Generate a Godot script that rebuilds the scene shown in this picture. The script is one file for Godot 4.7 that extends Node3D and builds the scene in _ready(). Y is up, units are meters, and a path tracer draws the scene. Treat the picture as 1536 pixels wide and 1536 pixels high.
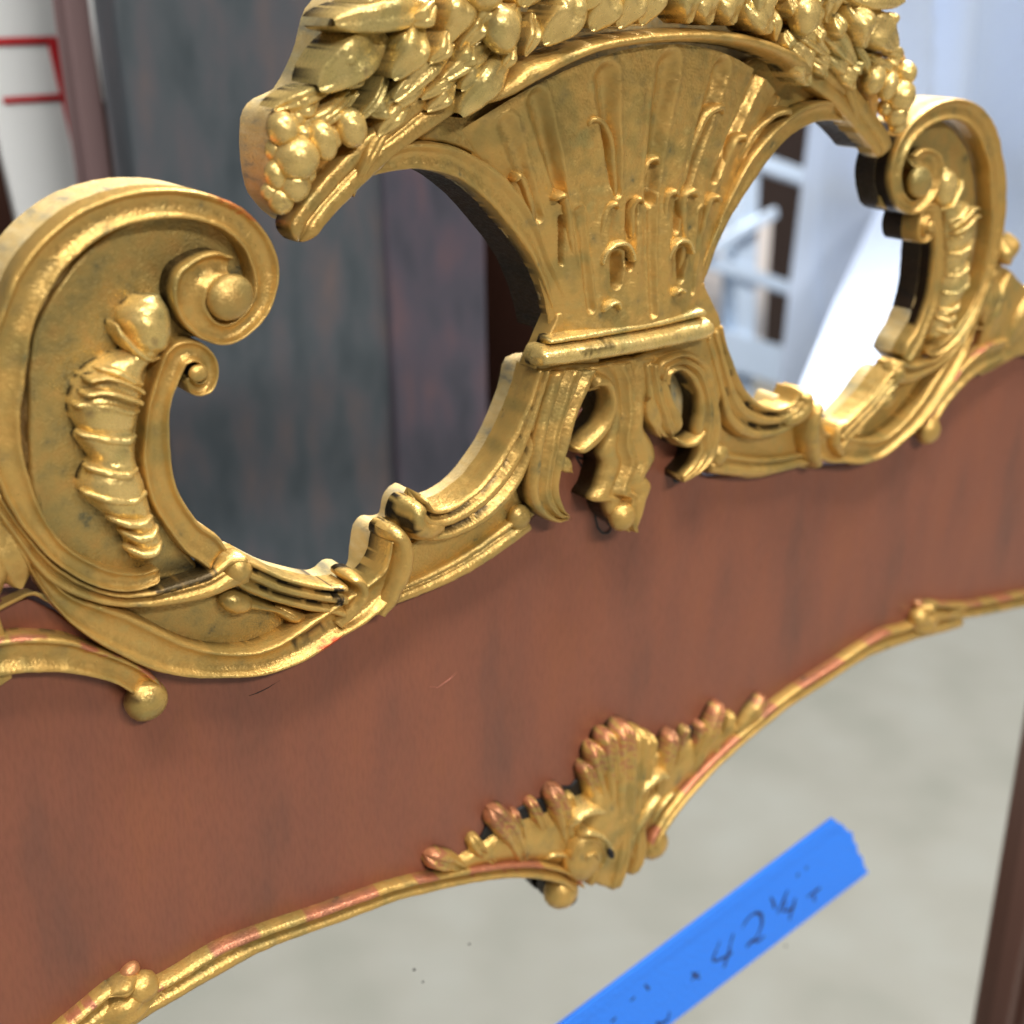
extends Node3D
# Carved, gilded crest of an old wall mirror, its painted panel and the top of its glass. The mirror's own axes are in millimetres:
# u to the right of its middle line, v up, w out of its face; the right half of the carving repeats the left one.

const MM := 0.001
var side := 1.0                       # -1 while the right half is built
var nz := FastNoiseLite.new()
var rng := RandomNumberGenerator.new()
var mirror: Node3D
var M := {}
var stains := []                      # patches of bare bole or black ground: [from, to, radius, colour, side]


func _ready() -> void:
	# camera
	var cam := Camera3D.new()
	cam.name = "camera"
	cam.transform = Transform3D(Basis(Vector3(0.788988, -0.008949, 0.614343), Vector3(0.245615, 0.921117, -0.302021), Vector3(-0.563179, 0.389183, 0.728948)), Vector3(-0.26268, 1.07000, 0.27812))
	cam.fov = 42.9936
	cam.near = 0.01
	cam.far = 60.0
	var lens := CameraAttributesPhysical.new()
	lens.frustum_focal_length = 30.4687
	lens.frustum_focus_distance = 0.345
	lens.frustum_near = 0.01
	lens.frustum_far = 60.0
	lens.exposure_aperture = 7.0
	cam.attributes = lens
	add_child(cam)
	cam.current = true
	# the dim, even light of a large hall
	var env := Environment.new()
	env.background_mode = Environment.BG_COLOR
	env.background_color = Color(0.36, 0.37, 0.39)
	env.tonemap_mode = Environment.TONE_MAPPER_LINEAR
	env.tonemap_exposure = 0.9
	env.sdfgi_enabled = true
	env.ssao_enabled = true
	env.ssil_enabled = true
	var we := WorldEnvironment.new()
	we.name = "world_environment"
	we.environment = env
	add_child(we)
	# ceiling lamps of the hall; the last two are added
	ceiling_lamp(Vector3(-0.9, 3.3, 0.9), 0.0, 5.0, "long ceiling lamp over the left half of the space before the mirror")
	ceiling_lamp(Vector3(1.0, 3.3, 0.6), 0.0, 5.0, "long ceiling lamp over the right half of the space before the mirror")
	ceiling_lamp(Vector3(-0.2, 2.9, 2.9), 0.0, 15.0, "added long lamp far in front of the mirror, softening the shadows")  # added frontal fill that softens the overhead shadows
	ceiling_lamp(Vector3(1.5, 2.7, -0.7), 0.0, 17.0, "added long lamp that brightens the white sheets behind the mirror")  # added to brighten the plastic sheets
	nz.seed = 5
	nz.frequency = 1.0
	nz.fractal_octaves = 2
	rng.seed = 11
	materials()
	place()
	carving()
	tape()
	backdrop()


# ---------------------------------------------------------------- helpers

class Shape:
	var p := PackedVector3Array()
	var c := PackedColorArray()
	var i := PackedInt32Array()


func V(a: Array) -> PackedVector2Array:
	var o := PackedVector2Array()
	for k in range(0, a.size(), 2):
		o.append(Vector2(a[k], a[k + 1]))
	return o


func cr(a: PackedVector2Array, t: float) -> Vector2:
	var n := a.size()
	var k := clampi(int(t), 0, n - 2)
	var f := t - k
	var p1 := a[k]
	var p2 := a[k + 1]
	var p0 := a[k - 1] if k > 0 else p1 * 2.0 - p2
	var p3 := a[k + 2] if k + 2 < n else p2 * 2.0 - p1
	return p1.cubic_interpolate(p2, p0, p3, f)


func lerp_in(a: Array, f: float) -> float:
	if a.size() == 1:
		return a[0]
	var x := clampf(f, 0.0, 1.0) * (a.size() - 1)
	var k := mini(int(x), a.size() - 2)
	var s := x - k
	s = s * s * (3.0 - 2.0 * s)
	return lerpf(a[k], a[k + 1], s)


func smooth_loop(a: PackedVector2Array, each: int) -> PackedVector2Array:
	var o := PackedVector2Array()
	var n := a.size()
	for k in n:
		for j in each:
			o.append(a[k].cubic_interpolate(a[(k + 1) % n], a[(k - 1 + n) % n], a[(k + 2) % n], float(j) / each))
	return o


func both(a: PackedVector2Array) -> PackedVector2Array:
	var o := a.duplicate()
	for k in range(a.size() - 1, -1, -1):
		if absf(a[k].x) > 0.3:
			o.append(Vector2(-a[k].x, a[k].y))
	return o


# one vertex; the small wander of its place is the unevenness of hand work
func put(s: Shape, u: float, v: float, w: float, c: Color, rough := 1.0) -> int:
	var a := nz.get_noise_3d(u * 0.16, v * 0.16, w * 0.2) * 0.26 * rough
	var b := nz.get_noise_3d(u * 0.13 + 70.0, v * 0.13, w * 0.2) * 0.2 * rough
	var d := nz.get_noise_3d(u * 0.5 + 31.0, v * 0.5, 9.0) * 0.1 * rough
	var col := c
	for st in stains:
		if st[4] != 0.0 and st[4] != side:
			continue
		if absf(u - st[0].x) > 40.0 or absf(v - st[0].y) > 40.0:
			continue
		var q := Geometry2D.get_closest_point_to_segment(Vector2(u, v), st[0], st[1])
		var far: float = q.distance_to(Vector2(u, v)) + nz.get_noise_2d(u * 0.8, v * 0.8) * st[2] * 1.3
		col = col.lerp(st[3], 1.0 - smoothstep(st[2] * 0.6, st[2] * 1.25, far))
	var age := nz.get_noise_2d(u * 0.03 + 400.0 * side, v * 0.03) + 0.5 * nz.get_noise_2d(u * 0.11, v * 0.11)
	col = col.lerp(Color(col.r * 0.74, col.g * 0.81, col.b * 0.85), smoothstep(0.1, 0.6, age))
	s.p.append(Vector3((u + b) * side, v + d, w + a) * MM)
	s.c.append(col)
	return s.p.size() - 1


func tri(s: Shape, a: int, b: int, c: int) -> void:
	s.i.append(a)
	if side > 0.0:
		s.i.append(c)
		s.i.append(b)
	else:
		s.i.append(b)
		s.i.append(c)


# a band between two drawn edges: knots of e[0] and e[1] are paired; zt = heights along it; prof = cross-section (place across, share of height)
func ribbon(s: Shape, e: Array, zb: float, zt: Array, prof: PackedVector2Array, o := {}) -> void:
	var A: PackedVector2Array = e[0]
	var B: PackedVector2Array = e[1]
	var col: Color = o.get("col", Color.WHITE)
	var dark: Color = o.get("side", col)
	var dark_a: Color = o.get("side_a", dark)
	var dark_b: Color = o.get("side_b", dark)
	var valley: bool = o.get("valley", false)
	var crust: bool = o.get("crust", zb > -15.0)
	var bole: float = o.get("bole", -1.0)
	var reach: float = o.get("reach", 0.62)
	var dark_at: float = o.get("dark_at", 0.0)
	var tip: Array = o.get("tip", [2.0, col])
	var step: float = o.get("step", 0.9)
	var n := A.size()
	var length := 0.0
	for k in n - 1:
		length += ((A[k] + B[k]) * 0.5).distance_to((A[k + 1] + B[k + 1]) * 0.5)
	var N := clampi(int(length / step), 6, 420)
	var m := prof.size()
	var run := 0.0
	var last := (A[0] + B[0]) * 0.5
	var mids := []
	for j in N + 1:
		var t := float(j) / N * (n - 1)
		var mid := (cr(A, t) + cr(B, t)) * 0.5
		run += mid.distance_to(last)
		last = mid
		mids.append(run)
	var first := s.p.size()
	for j in N + 1:
		var t := float(j) / N * (n - 1)
		var a := cr(A, t)
		var b := cr(B, t)
		var z := lerp_in(zt, float(j) / N)
		var mid := (a + b) * 0.5
		var r: float = a.distance_to(b) * 0.5 * float(o.get("round", 1.0))
		var k := 1.0
		if o.get("cap0", false) and mids[j] < r:
			k = minf(k, sqrt(maxf(0.0, 1.0 - pow(1.0 - mids[j] / r, 2.0))))
		if o.get("cap1", false) and run - mids[j] < r:
			k = minf(k, sqrt(maxf(0.0, 1.0 - pow(1.0 - (run - mids[j]) / r, 2.0))))
		a = mid + (a - mid) * maxf(k, 0.02)
		b = mid + (b - mid) * maxf(k, 0.02)
		var hk := lerpf(0.55, 1.0, k)
		for q in prof:
			var p := a.lerp(b, q.x)
			var edge := (q.x < 0.03 or q.x > 0.97) and q.y < reach and (q.y >= 0.3 or dark_a != col or dark_b != col or not crust)
			var c := col
			var crumb := nz.get_noise_2d(p.x * 0.32 + 9.0, p.y * 0.32)
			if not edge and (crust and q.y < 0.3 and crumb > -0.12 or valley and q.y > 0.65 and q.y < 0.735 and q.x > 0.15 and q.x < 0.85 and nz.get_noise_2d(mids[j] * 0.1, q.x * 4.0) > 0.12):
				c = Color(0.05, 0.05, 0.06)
			elif edge:
				c = dark_a if q.x < 0.5 else dark_b
				if float(j) / N < dark_at:
					c = dark
			elif q.x < bole + 0.3 * nz.get_noise_2d(p.x * 0.25, p.y * 0.25) and nz.get_noise_2d(p.x * 0.05, p.y * 0.05 + 50.0) > 0.12:
				c = Color(0.85, 0.52, 0.95)
			elif float(j) / N + nz.get_noise_2d(p.x * 0.45, p.y * 0.45) * 0.4 > tip[0]:
				c = tip[1]
			put(s, p.x, p.y, zb + (z - zb) * q.y * (hk if q.y > 0.3 else 1.0), c)
	for j in N:
		for q in m - 1:
			var x := first + j * m + q
			tri(s, x, x + 1, x + m)
			tri(s, x + 1, x + m + 1, x + m)
	for end in [0, N]:
		var f0: int = first + end * m
		for q in range(1, m - 1):
			if end == 0:
				tri(s, f0, f0 + q + 1, f0 + q)
			else:
				tri(s, f0, f0 + q, f0 + q + 1)


# the same from a middle line and widths
func stroke(s: Shape, c: PackedVector2Array, wid: Array, zb: float, zt: Array, prof: PackedVector2Array, o := {}) -> void:
	var A := PackedVector2Array()
	var B := PackedVector2Array()
	var n := c.size()
	for k in n:
		var d := (c[mini(k + 1, n - 1)] - c[maxi(k - 1, 0)]).normalized()
		var r := lerp_in(wid, float(k) / (n - 1)) * 0.5
		A.append(c[k] + Vector2(-d.y, d.x) * r)
		B.append(c[k] - Vector2(-d.y, d.x) * r)
	ribbon(s, [A, B], zb, zt, prof, o)


# a board of a drawn outline with a small bevel
func slab(s: Shape, outline: PackedVector2Array, zb: float, zt: float, o := {}) -> void:
	var a := outline
	var arc: Array = o.get("dark", [2.0, 2.0])  # stretch of edge wall coloured dark, its shade included
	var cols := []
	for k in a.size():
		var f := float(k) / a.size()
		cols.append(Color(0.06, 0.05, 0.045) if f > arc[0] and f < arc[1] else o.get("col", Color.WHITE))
	if Geometry2D.is_polygon_clockwise(a):
		a.reverse()
		cols.reverse()
	var bev: float = o.get("bevel", 0.6)
	var rough: float = o.get("rough", 1.0)
	var n := a.size()
	var nrm := PackedVector2Array()
	for k in n:
		var d := (a[(k + 1) % n] - a[k]).normalized() + (a[k] - a[(k - 1 + n) % n]).normalized()
		d = d.normalized()
		nrm.append(Vector2(-d.y, d.x))
	var rings := [[0.0, zb], [0.0, lerpf(zb, zt, 0.35)], [0.0, lerpf(zb, zt, 0.7)], [0.0, zt - bev], [bev * 0.3, zt - bev * 0.3], [bev, zt], [bev + 0.5, zt]]
	var first := s.p.size()
	for r in rings:
		for k in n:
			var p: Vector2 = a[k] + nrm[k] * r[0]
			put(s, p.x, p.y, r[1], cols[k], rough)
	for r in rings.size() - 1:
		for k in n:
			var x := first + r * n + k
			var y := first + r * n + (k + 1) % n
			tri(s, x, y, x + n)
			tri(s, y, y + n, x + n)
	var top := PackedVector2Array()
	for k in n:
		top.append(a[k] + nrm[k] * (bev + 0.5))
	var f := Geometry2D.triangulate_polygon(top)
	var t0 := first + (rings.size() - 1) * n
	for k in range(0, f.size(), 3):
		var cw: float = (top[f[k + 1]] - top[f[k]]).cross(top[f[k + 2]] - top[f[k]])
		if cw > 0.0:
			tri(s, t0 + f[k], t0 + f[k + 1], t0 + f[k + 2])
		else:
			tri(s, t0 + f[k], t0 + f[k + 2], t0 + f[k + 1])


func blob(s: Shape, c: Vector2, w: float, r: Vector3, turn := 0.0, o := {}) -> void:
	var col: Color = o.get("col", Color.WHITE)
	var pear: float = o.get("pear", 0.0)
	var first := s.p.size()
	var n := 20
	var m := 12
	for j in m + 1:
		var la := PI * (float(j) / m - 0.5)
		for k in n + 1:
			var lo := TAU * k / n
			var d := Vector3(cos(la) * cos(lo), cos(la) * sin(lo), sin(la))
			var q := Vector2(d.x * r.x * (1.0 + pear * d.y), d.y * r.y).rotated(turn)
			put(s, c.x + q.x, c.y + q.y, w + d.z * r.z, col, 1.3)
	for j in m:
		for k in n:
			var x := first + j * (n + 1) + k
			tri(s, x, x + 1, x + n + 1)
			tri(s, x + 1, x + n + 2, x + n + 1)


# a carved leaf: base, tip, width; it swells, has a vein and may have lobes; w0, w1, w2 = heights at base, middle and tip
func leaf(s: Shape, base: Vector2, tip: Vector2, width: float, zb: float, w0: float, w1: float, w2: float, o := {}) -> void:
	var col: Color = o.get("col", Color.WHITE)
	var dark: Color = o.get("side", col)
	var bend: float = o.get("bend", 0.0)
	var lobes: float = o.get("lobes", 0.0)
	var vein: float = o.get("vein", 0.2)
	var blunt: float = o.get("blunt", 0.6)
	var wide: float = o.get("wide", 0.45)
	var ridges: float = o.get("ridges", 0.0)
	var drop: float = o.get("drop", 3.2)
	var flat_top: bool = o.get("flat", false)
	var tip_at: float = o.get("tip_at", 2.0)
	var tip_col: Color = o.get("tip_col", col)
	var d := tip - base
	var L := d.length()
	var nrm := Vector2(-d.y, d.x) / L
	var N := clampi(int(L / 0.7), 10, 60)
	var W := 16
	var first := s.p.size()
	for j in N + 1:
		var t := float(j) / N
		var body := pow(sin(PI * pow(clampf(t * 0.97 + 0.02, 0.0, 1.0), log(0.5) / log(wide))), blunt)
		body = maxf(body, 0.45 * (1.0 - t) if t < 0.3 else 0.0)
		if lobes > 0.0:
			body *= 1.0 - 0.3 * pow(absf(sin(PI * lobes * t)), 6.0)
		var h := lerp_in([w0, w1, w2], t)
		var c := base + d * t + nrm * bend * sin(PI * t)
		for k in W + 1:
			var x := 2.0 * k / W - 1.0
			var up := pow(maxf(0.0, 1.0 - pow(absf(x), 3.0)), 0.7)
			if flat_top:
				up = pow(maxf(0.0, 1.0 - pow(absf(x), 6.0)), 0.8) - 0.25 * (1.0 - x * x)
			up -= vein * exp(-pow(x / 0.13, 2.0)) * (1.0 - t * 0.6)
			if ridges > 0.0:
				up -= 0.13 * (0.5 - 0.5 * cos(TAU * ridges * absf(x))) * (1.0 - absf(x))
			var rim := k == 0 or k == W
			var p := c + nrm * (x * body * width * 0.5)
			var tint := dark if rim else col
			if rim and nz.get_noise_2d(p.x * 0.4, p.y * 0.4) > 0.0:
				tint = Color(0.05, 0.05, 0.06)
			if t + nz.get_noise_2d(p.x * 0.7, p.y * 0.7) * 0.12 > tip_at and not rim:
				tint = tip_col
			put(s, p.x, p.y, zb if rim else maxf(zb, lerpf(h - minf((h - zb) * 0.6, drop), h, up)), tint)
	for j in N:
		for k in W:
			var x := first + j * (W + 1) + k
			tri(s, x, x + W + 1, x + 1)
			tri(s, x + 1, x + W + 1, x + W + 2)


func done(s: Shape, called: String, m: Material, parent: Node3D) -> MeshInstance3D:
	var arrays := []
	arrays.resize(Mesh.ARRAY_MAX)
	arrays[Mesh.ARRAY_VERTEX] = s.p
	arrays[Mesh.ARRAY_COLOR] = s.c
	arrays[Mesh.ARRAY_INDEX] = s.i
	var st := SurfaceTool.new()
	st.create_from_arrays(arrays)
	st.generate_normals()
	var o := MeshInstance3D.new()
	o.name = called
	o.mesh = st.commit()
	o.material_override = m
	parent.add_child(o, true)
	return o


func tag(o: Node3D, label: String, category := "", group := "", kind := "") -> void:
	if label:
		o.set_meta("label", label)
	if category:
		o.set_meta("category", category)
	if group:
		o.set_meta("group", group)
	if kind:
		o.set_meta("kind", kind)


func thing(called: String, label: String, category: String, group := "") -> Node3D:
	var o := Node3D.new()
	o.name = called
	add_child(o, true)
	tag(o, label, category, group)
	return o


func box_mesh(called: String, size: Vector3, at: Vector3, m: Material, parent: Node3D, turn := Vector3.ZERO) -> MeshInstance3D:
	var b := BoxMesh.new()
	b.size = size
	var o := MeshInstance3D.new()
	o.name = called
	o.mesh = b
	o.material_override = m
	o.position = at
	o.rotation = turn
	parent.add_child(o, true)
	return o


func ceiling_lamp(at: Vector3, turn: float, energy: float, label: String) -> void:
	var t := thing("ceiling_lamp", label, "lamp", "ceiling lamps of the hall")
	t.position = at
	t.rotation.y = turn
	var g := StandardMaterial3D.new()
	g.albedo_color = Color(0.9, 0.9, 0.9)
	g.emission_enabled = true
	g.emission = Color(1.0, 0.985, 0.96)
	g.emission_energy_multiplier = 5.0
	var h := StandardMaterial3D.new()
	h.albedo_color = Color(0.7, 0.7, 0.7)
	box_mesh("housing", Vector3(1.5, 0.08, 0.36), Vector3(0, 0.045, 0), h, t)
	box_mesh("diffuser", Vector3(1.46, 0.012, 0.32), Vector3.ZERO, g, t)
	var a := AreaLight3D.new()
	a.name = "lamp_light"
	a.area_size = Vector2(1.46, 0.32)
	a.light_energy = energy
	a.light_color = Color(1.0, 0.985, 0.96)
	a.shadow_enabled = true
	a.area_range = 12.0
	a.rotation.x = -PI / 2
	a.position.y = -0.012
	t.add_child(a)


# ---------------------------------------------------------------- materials

func noise_tex(freq: float, ramp: Array, octaves := 4, size := 512, kind := FastNoiseLite.TYPE_SIMPLEX_SMOOTH, normal := false, bump := 4.0) -> NoiseTexture2D:
	var n := FastNoiseLite.new()
	n.seed = rng.randi() % 1000
	n.noise_type = kind
	n.frequency = freq
	n.fractal_octaves = octaves
	var t := NoiseTexture2D.new()
	t.width = size
	t.height = size
	t.seamless = true
	t.noise = n
	if normal:
		t.as_normal_map = true
		t.bump_strength = bump
	elif ramp:
		var g := Gradient.new()
		g.offsets = PackedFloat32Array(ramp.map(func(r): return r[0]))
		g.colors = PackedColorArray(ramp.map(func(r): return r[1]))
		t.color_ramp = g
	return t


func gilt(called: String, ramp: Array, scale: float, rough: float, bump: float) -> StandardMaterial3D:
	var m := StandardMaterial3D.new()
	m.resource_name = called
	m.vertex_color_use_as_albedo = true
	m.albedo_texture = noise_tex(0.012, ramp, 5)
	m.metallic = 0.55
	m.roughness = 1.0
	m.roughness_texture = noise_tex(0.06, [[0.2, Color(rough * 0.7, rough * 0.7, rough * 0.7)], [0.8, Color(rough * 1.35, rough * 1.35, rough * 1.35)]], 4)
	m.heightmap_enabled = false
	m.normal_enabled = true
	m.normal_texture = noise_tex(0.12, [], 3, 512, FastNoiseLite.TYPE_SIMPLEX_SMOOTH, true, bump)
	m.normal_scale = 0.19
	m.uv1_triplanar = true
	m.uv1_scale = Vector3.ONE * scale
	return m


func flat(called: String, c: Color, rough := 0.7, metal := 0.0) -> StandardMaterial3D:
	var m := StandardMaterial3D.new()
	m.resource_name = called
	m.albedo_color = c
	m.roughness = rough
	m.metallic = metal
	return m


func materials() -> void:
	M.gold = gilt("worn gold paint", [[0.04, Color(0.5, 0.46, 0.31)], [0.15, Color(0.7, 0.58, 0.34)], [0.35, Color(0.77, 0.63, 0.35)], [0.62, Color(0.8, 0.635, 0.345)], [0.92, Color(0.74, 0.635, 0.37)]], 14.0, 0.38, 6.0)
	M.bright = gilt("polished gold paint", [[0.06, Color(0.66, 0.55, 0.35)], [0.2, Color(0.84, 0.72, 0.43)], [0.7, Color(0.88, 0.75, 0.47)]], 18.0, 0.3, 6.0)
	M.dull = gilt("tarnished gold paint", [[0.08, Color(0.42, 0.4, 0.29)], [0.22, Color(0.62, 0.54, 0.33)], [0.5, Color(0.7, 0.59, 0.34)], [0.85, Color(0.74, 0.59, 0.33)]], 17.0, 0.45, 6.0)
	# the sawn edges of the board: bare wood under a thin, broken coat of gold
	var e := gilt("thinly gilded sawn wood", [[0.1, Color(0.55, 0.53, 0.46)], [0.28, Color(0.76, 0.68, 0.5)], [0.55, Color(0.83, 0.71, 0.47)], [0.85, Color(0.86, 0.77, 0.57)]], 20.0, 0.55, 8.0)
	e.metallic = 0.12
	e.uv1_scale = Vector3(30, 30, 9)
	M.edge = e
	# red-brown paint over black, rubbed in upright streaks
	var r := StandardMaterial3D.new()
	r.resource_name = "rubbed red-brown paint"
	r.albedo_texture = noise_tex(0.01, [[0.0, Color(0.435, 0.275, 0.215)], [0.3, Color(0.49, 0.295, 0.22)], [0.55, Color(0.51, 0.303, 0.222)], [0.95, Color(0.535, 0.315, 0.218)]], 4)
	r.uv1_triplanar = true
	r.uv1_scale = Vector3(7, 1.7, 7)
	r.roughness = 0.45
	r.normal_enabled = true
	r.normal_texture = noise_tex(0.03, [], 4, 512, FastNoiseLite.TYPE_SIMPLEX_SMOOTH, true, 3.0)
	r.normal_scale = 0.12
	r.detail_enabled = true
	r.detail_albedo = noise_tex(0.22, [[0.15, Color(0.95, 0.945, 0.94)], [0.6, Color(1, 1, 1)]], 3)
	r.detail_blend_mode = BaseMaterial3D.BLEND_MODE_MUL
	M.panel = r
	M.glass = flat("old silvered glass", Color(0.86, 0.87, 0.86), 0.03, 1.0)
	var f := flat("concrete floor", Color.WHITE, 0.75)
	f.albedo_texture = noise_tex(0.008, [[0.05, Color(0.5, 0.5, 0.475)], [0.5, Color(0.535, 0.53, 0.508)], [0.95, Color(0.555, 0.555, 0.538)]], 5)
	f.uv1_triplanar = true
	f.uv1_scale = Vector3.ONE * 1.1
	M.floor = f
	M.tape = flat("blue masking tape", Color(0.16, 0.52, 1.0), 0.6)
	M.tape.normal_enabled = true
	M.tape.normal_texture = noise_tex(0.03, [], 4, 512, FastNoiseLite.TYPE_SIMPLEX_SMOOTH, true, 4.0)
	M.tape.normal_scale = 1.0
	M.tape.uv1_triplanar = true
	M.tape.uv1_scale = Vector3(60, 14, 20)
	M.ink = flat("black marker ink", Color(0.07, 0.08, 0.22), 0.6)
	M.black = flat("black paint", Color(0.05, 0.045, 0.045), 0.55)
	var d := flat("dark painted board", Color.WHITE, 0.5)
	d.albedo_texture = noise_tex(0.009, [[0.05, Color(0.23, 0.265, 0.285)], [0.4, Color(0.29, 0.315, 0.335)], [0.6, Color(0.325, 0.325, 0.345)], [0.97, Color(0.4, 0.35, 0.345)]], 7)
	d.uv1_triplanar = true
	d.uv1_scale = Vector3(6, 2.4, 6)
	M.board = d
	var pl: StandardMaterial3D = d.duplicate()
	pl.albedo_color = Color(1.0, 0.9, 0.96)
	M.plum = pl
	M.scratch = flat("bare bole in a scratch", Color(0.78, 0.5, 0.42), 0.6)
	M.plank = flat("dull red-brown wood", Color(0.46, 0.37, 0.37), 0.6)
	M.white = flat("white card", Color(0.96, 0.97, 0.97), 0.7)
	M.red = flat("red strip", Color(0.78, 0.09, 0.13), 0.6)
	M.sheet = flat("white plastic sheet", Color(0.84, 0.9, 1.0), 0.5)
	M.steel = flat("pale grey painted steel", Color(0.72, 0.78, 0.85), 0.5)
	M.brown = flat("dark brown wood", Color(0.17, 0.12, 0.1), 0.6)
	M.carton = flat("pale carton", Color(0.85, 0.81, 0.78), 0.8)
	M.stile = flat("brown frame paint", Color(0.3, 0.19, 0.15), 0.5)


# ---------------------------------------------------------------- ground and mirror body

func place() -> void:
	var fl := box_mesh("floor", Vector3(14, 0.1, 14), Vector3(0, -0.05, 1.0), M.floor, self)
	tag(fl, "grey concrete floor, blotched, seen in the glass", "", "", "structure")
	mirror = thing("wall_mirror", "old wall mirror with carved gilt crest and red-brown painted panel", "mirror")
	mirror.position = Vector3(0, 1.07, 0)


func P(a: Array) -> PackedVector2Array:
	return V(a)


func carving() -> void:
	var WHITE := Color.WHITE
	var BOLE := Color(0.75, 0.28, 0.22)
	var INK := Color(0.035, 0.035, 0.05)
	var WALL_DARK := Color(0.045, 0.035, 0.03)  # dark paint of the walls facing the openings, their shade coloured in too
	# cross-sections: place across 0..1, share of the height
	var rail := V([0, 0, 0, 0.55, 0.01, 0.86, 0.05, 0.98, 0.1, 1.0, 0.15, 0.95, 0.2, 0.82, 0.3, 0.74, 0.5, 0.72, 0.7, 0.76, 0.82, 0.86, 0.9, 0.95, 0.95, 0.92, 0.985, 0.8, 1, 0.5, 1, 0])
	var fillet := V([0, 0, 0, 0.6, 0.02, 0.88, 0.1, 1, 0.2, 0.98, 0.3, 0.8, 0.36, 0.74, 0.44, 0.86, 0.56, 0.97, 0.7, 1, 0.84, 0.96, 0.95, 0.8, 0.99, 0.55, 1, 0])
	var beads := V([0, 0, 0, 0.6, 0.02, 0.85, 0.08, 0.97, 0.14, 0.95, 0.2, 0.72, 0.27, 0.72, 0.35, 0.96, 0.45, 1, 0.54, 0.93, 0.6, 0.7, 0.67, 0.72, 0.76, 0.95, 0.86, 0.97, 0.95, 0.84, 0.99, 0.6, 1, 0])
	var half := V([0, 0, 0, 0.2, 0.015, 0.4, 0.06, 0.6, 0.13, 0.77, 0.22, 0.9, 0.34, 0.97, 0.5, 1, 0.66, 0.97, 0.78, 0.9, 0.87, 0.77, 0.94, 0.6, 0.985, 0.4, 1, 0.2, 1, 0])
	var strap := V([0, 0, 0, 0.6, 0.01, 0.9, 0.05, 1, 0.3, 0.97, 0.5, 0.95, 0.7, 0.97, 0.95, 1, 0.99, 0.9, 1, 0.6, 1, 0])
	var plank := V([0, 0, 0, 0.5, 0, 0.9, 0.01, 0.98, 0.04, 1, 0.5, 1, 0.96, 1, 0.99, 0.98, 1, 0.9, 1, 0.5, 1, 0])
	var acanth := V([0, 0, 0, 0.55, 0.02, 0.8, 0.1, 0.94, 0.2, 0.95, 0.28, 0.78, 0.33, 0.78, 0.4, 0.95, 0.47, 1, 0.5, 0.93, 0.53, 1, 0.6, 0.95, 0.67, 0.78, 0.72, 0.78, 0.8, 0.95, 0.9, 0.94, 0.98, 0.8, 1, 0.55, 1, 0])
	var lip := V([0, 0, 0, 0.5, 0.02, 0.72, 0.1, 0.82, 0.3, 0.76, 0.55, 0.74, 0.72, 0.82, 0.84, 0.97, 0.92, 1, 0.97, 0.93, 1, 0.75, 1, 0])

	stains = [
		[Vector2(-114.2, -172.5), Vector2(-108.2, -170.4), 1.1, Color(0.95, 0.22, 0.25), 1.0],
		[Vector2(-132.4, -47.5), Vector2(-120.5, -55.4), 0.9, Color(1.0, 0.55, 0.5), 1.0],
		[Vector2(-121.1, -168.1), Vector2(-111.6, -165.2), 1.2, Color(0.12, 0.14, 0.2), 1.0],
		[Vector2(-156.6, -141), Vector2(-142.4, -140.6), 1.4, Color(0.14, 0.15, 0.2), 1.0],
		[Vector2(-107.2, -155.5), Vector2(-106.6, -159.7), 1.4, INK, 1.0],
		[Vector2(-85.1, -140.9), Vector2(-83.3, -144.6), 1.0, INK, 1.0],
		[Vector2(-92.8, -142.2), Vector2(-88.9, -141.3), 0.9, INK, 1.0],
		[Vector2(-83.1, -159.4), Vector2(-75.1, -159.1), 1.0, INK, 1.0],
		[Vector2(-26, -102.6), Vector2(-15.8, -102.2), 1.0, Color(0.3, 0.3, 0.28), 1.0],
		[Vector2(-190, -157.2), Vector2(-166.6, -168.2), 1.2, Color(0.3, 0.25, 0.25), 1.0],
	]
	var s: Shape
	var crest := Node3D.new()
	crest.name = "crest"
	mirror.add_child(crest)
	for sd in [1.0, -1.0]:
		side = sd
		var back := -21.0 if sd > 0.0 else -15.5
		# ---- the big C scroll
		var band := [V([-154.7, -139.4, -161.1, -139.6, -167.5, -137.6, -173.5, -133.5, -179, -127.7, -183.8, -120.4, -187.6, -111.5, -190.1, -101.4, -190.7, -90.5, -189.5, -81.8, -186.9, -73.6, -183.5, -67.4, -178.7, -59.2, -172.4, -53, -164.9, -48.3, -157.3, -45.9, -149.1, -44.9, -139.8, -45.7, -132.2, -48, -125, -51.8, -120.3, -57, -117.4, -63.2, -117.2, -69.1, -119.7, -75.2, -124.3, -80.3, -131.6, -83, -137.8, -81.2, -142.3, -77.3, -145, -72.1, -145.3, -67.5, -143.6, -63.7, -139.4, -61.3, -133.8, -60.5, -129, -62.2]), V([-154.4, -135.4, -160.5, -135, -166.8, -132.2, -172.2, -128, -177.5, -122, -180.9, -113.8, -182.3, -106, -182.9, -97.7, -182.3, -90.8, -180.3, -83.7, -178.4, -77.3, -176.2, -70.6, -171.9, -64.5, -167.6, -59.7, -161.1, -55.4, -154.1, -52.8, -145.8, -52.1, -138.7, -52.9, -132.9, -55, -129, -57.7, -126.1, -61.2, -124.5, -65.7, -124, -69.4, -124.8, -72.9, -127.6, -76, -131.4, -77.7, -134.7, -76.6, -136.3, -74.3, -136.8, -72.2, -136.4, -70.5, -135.8, -69, -134.5, -68, -132.5, -67.3, -130.5, -67.3])]
		s = Shape.new()
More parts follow.
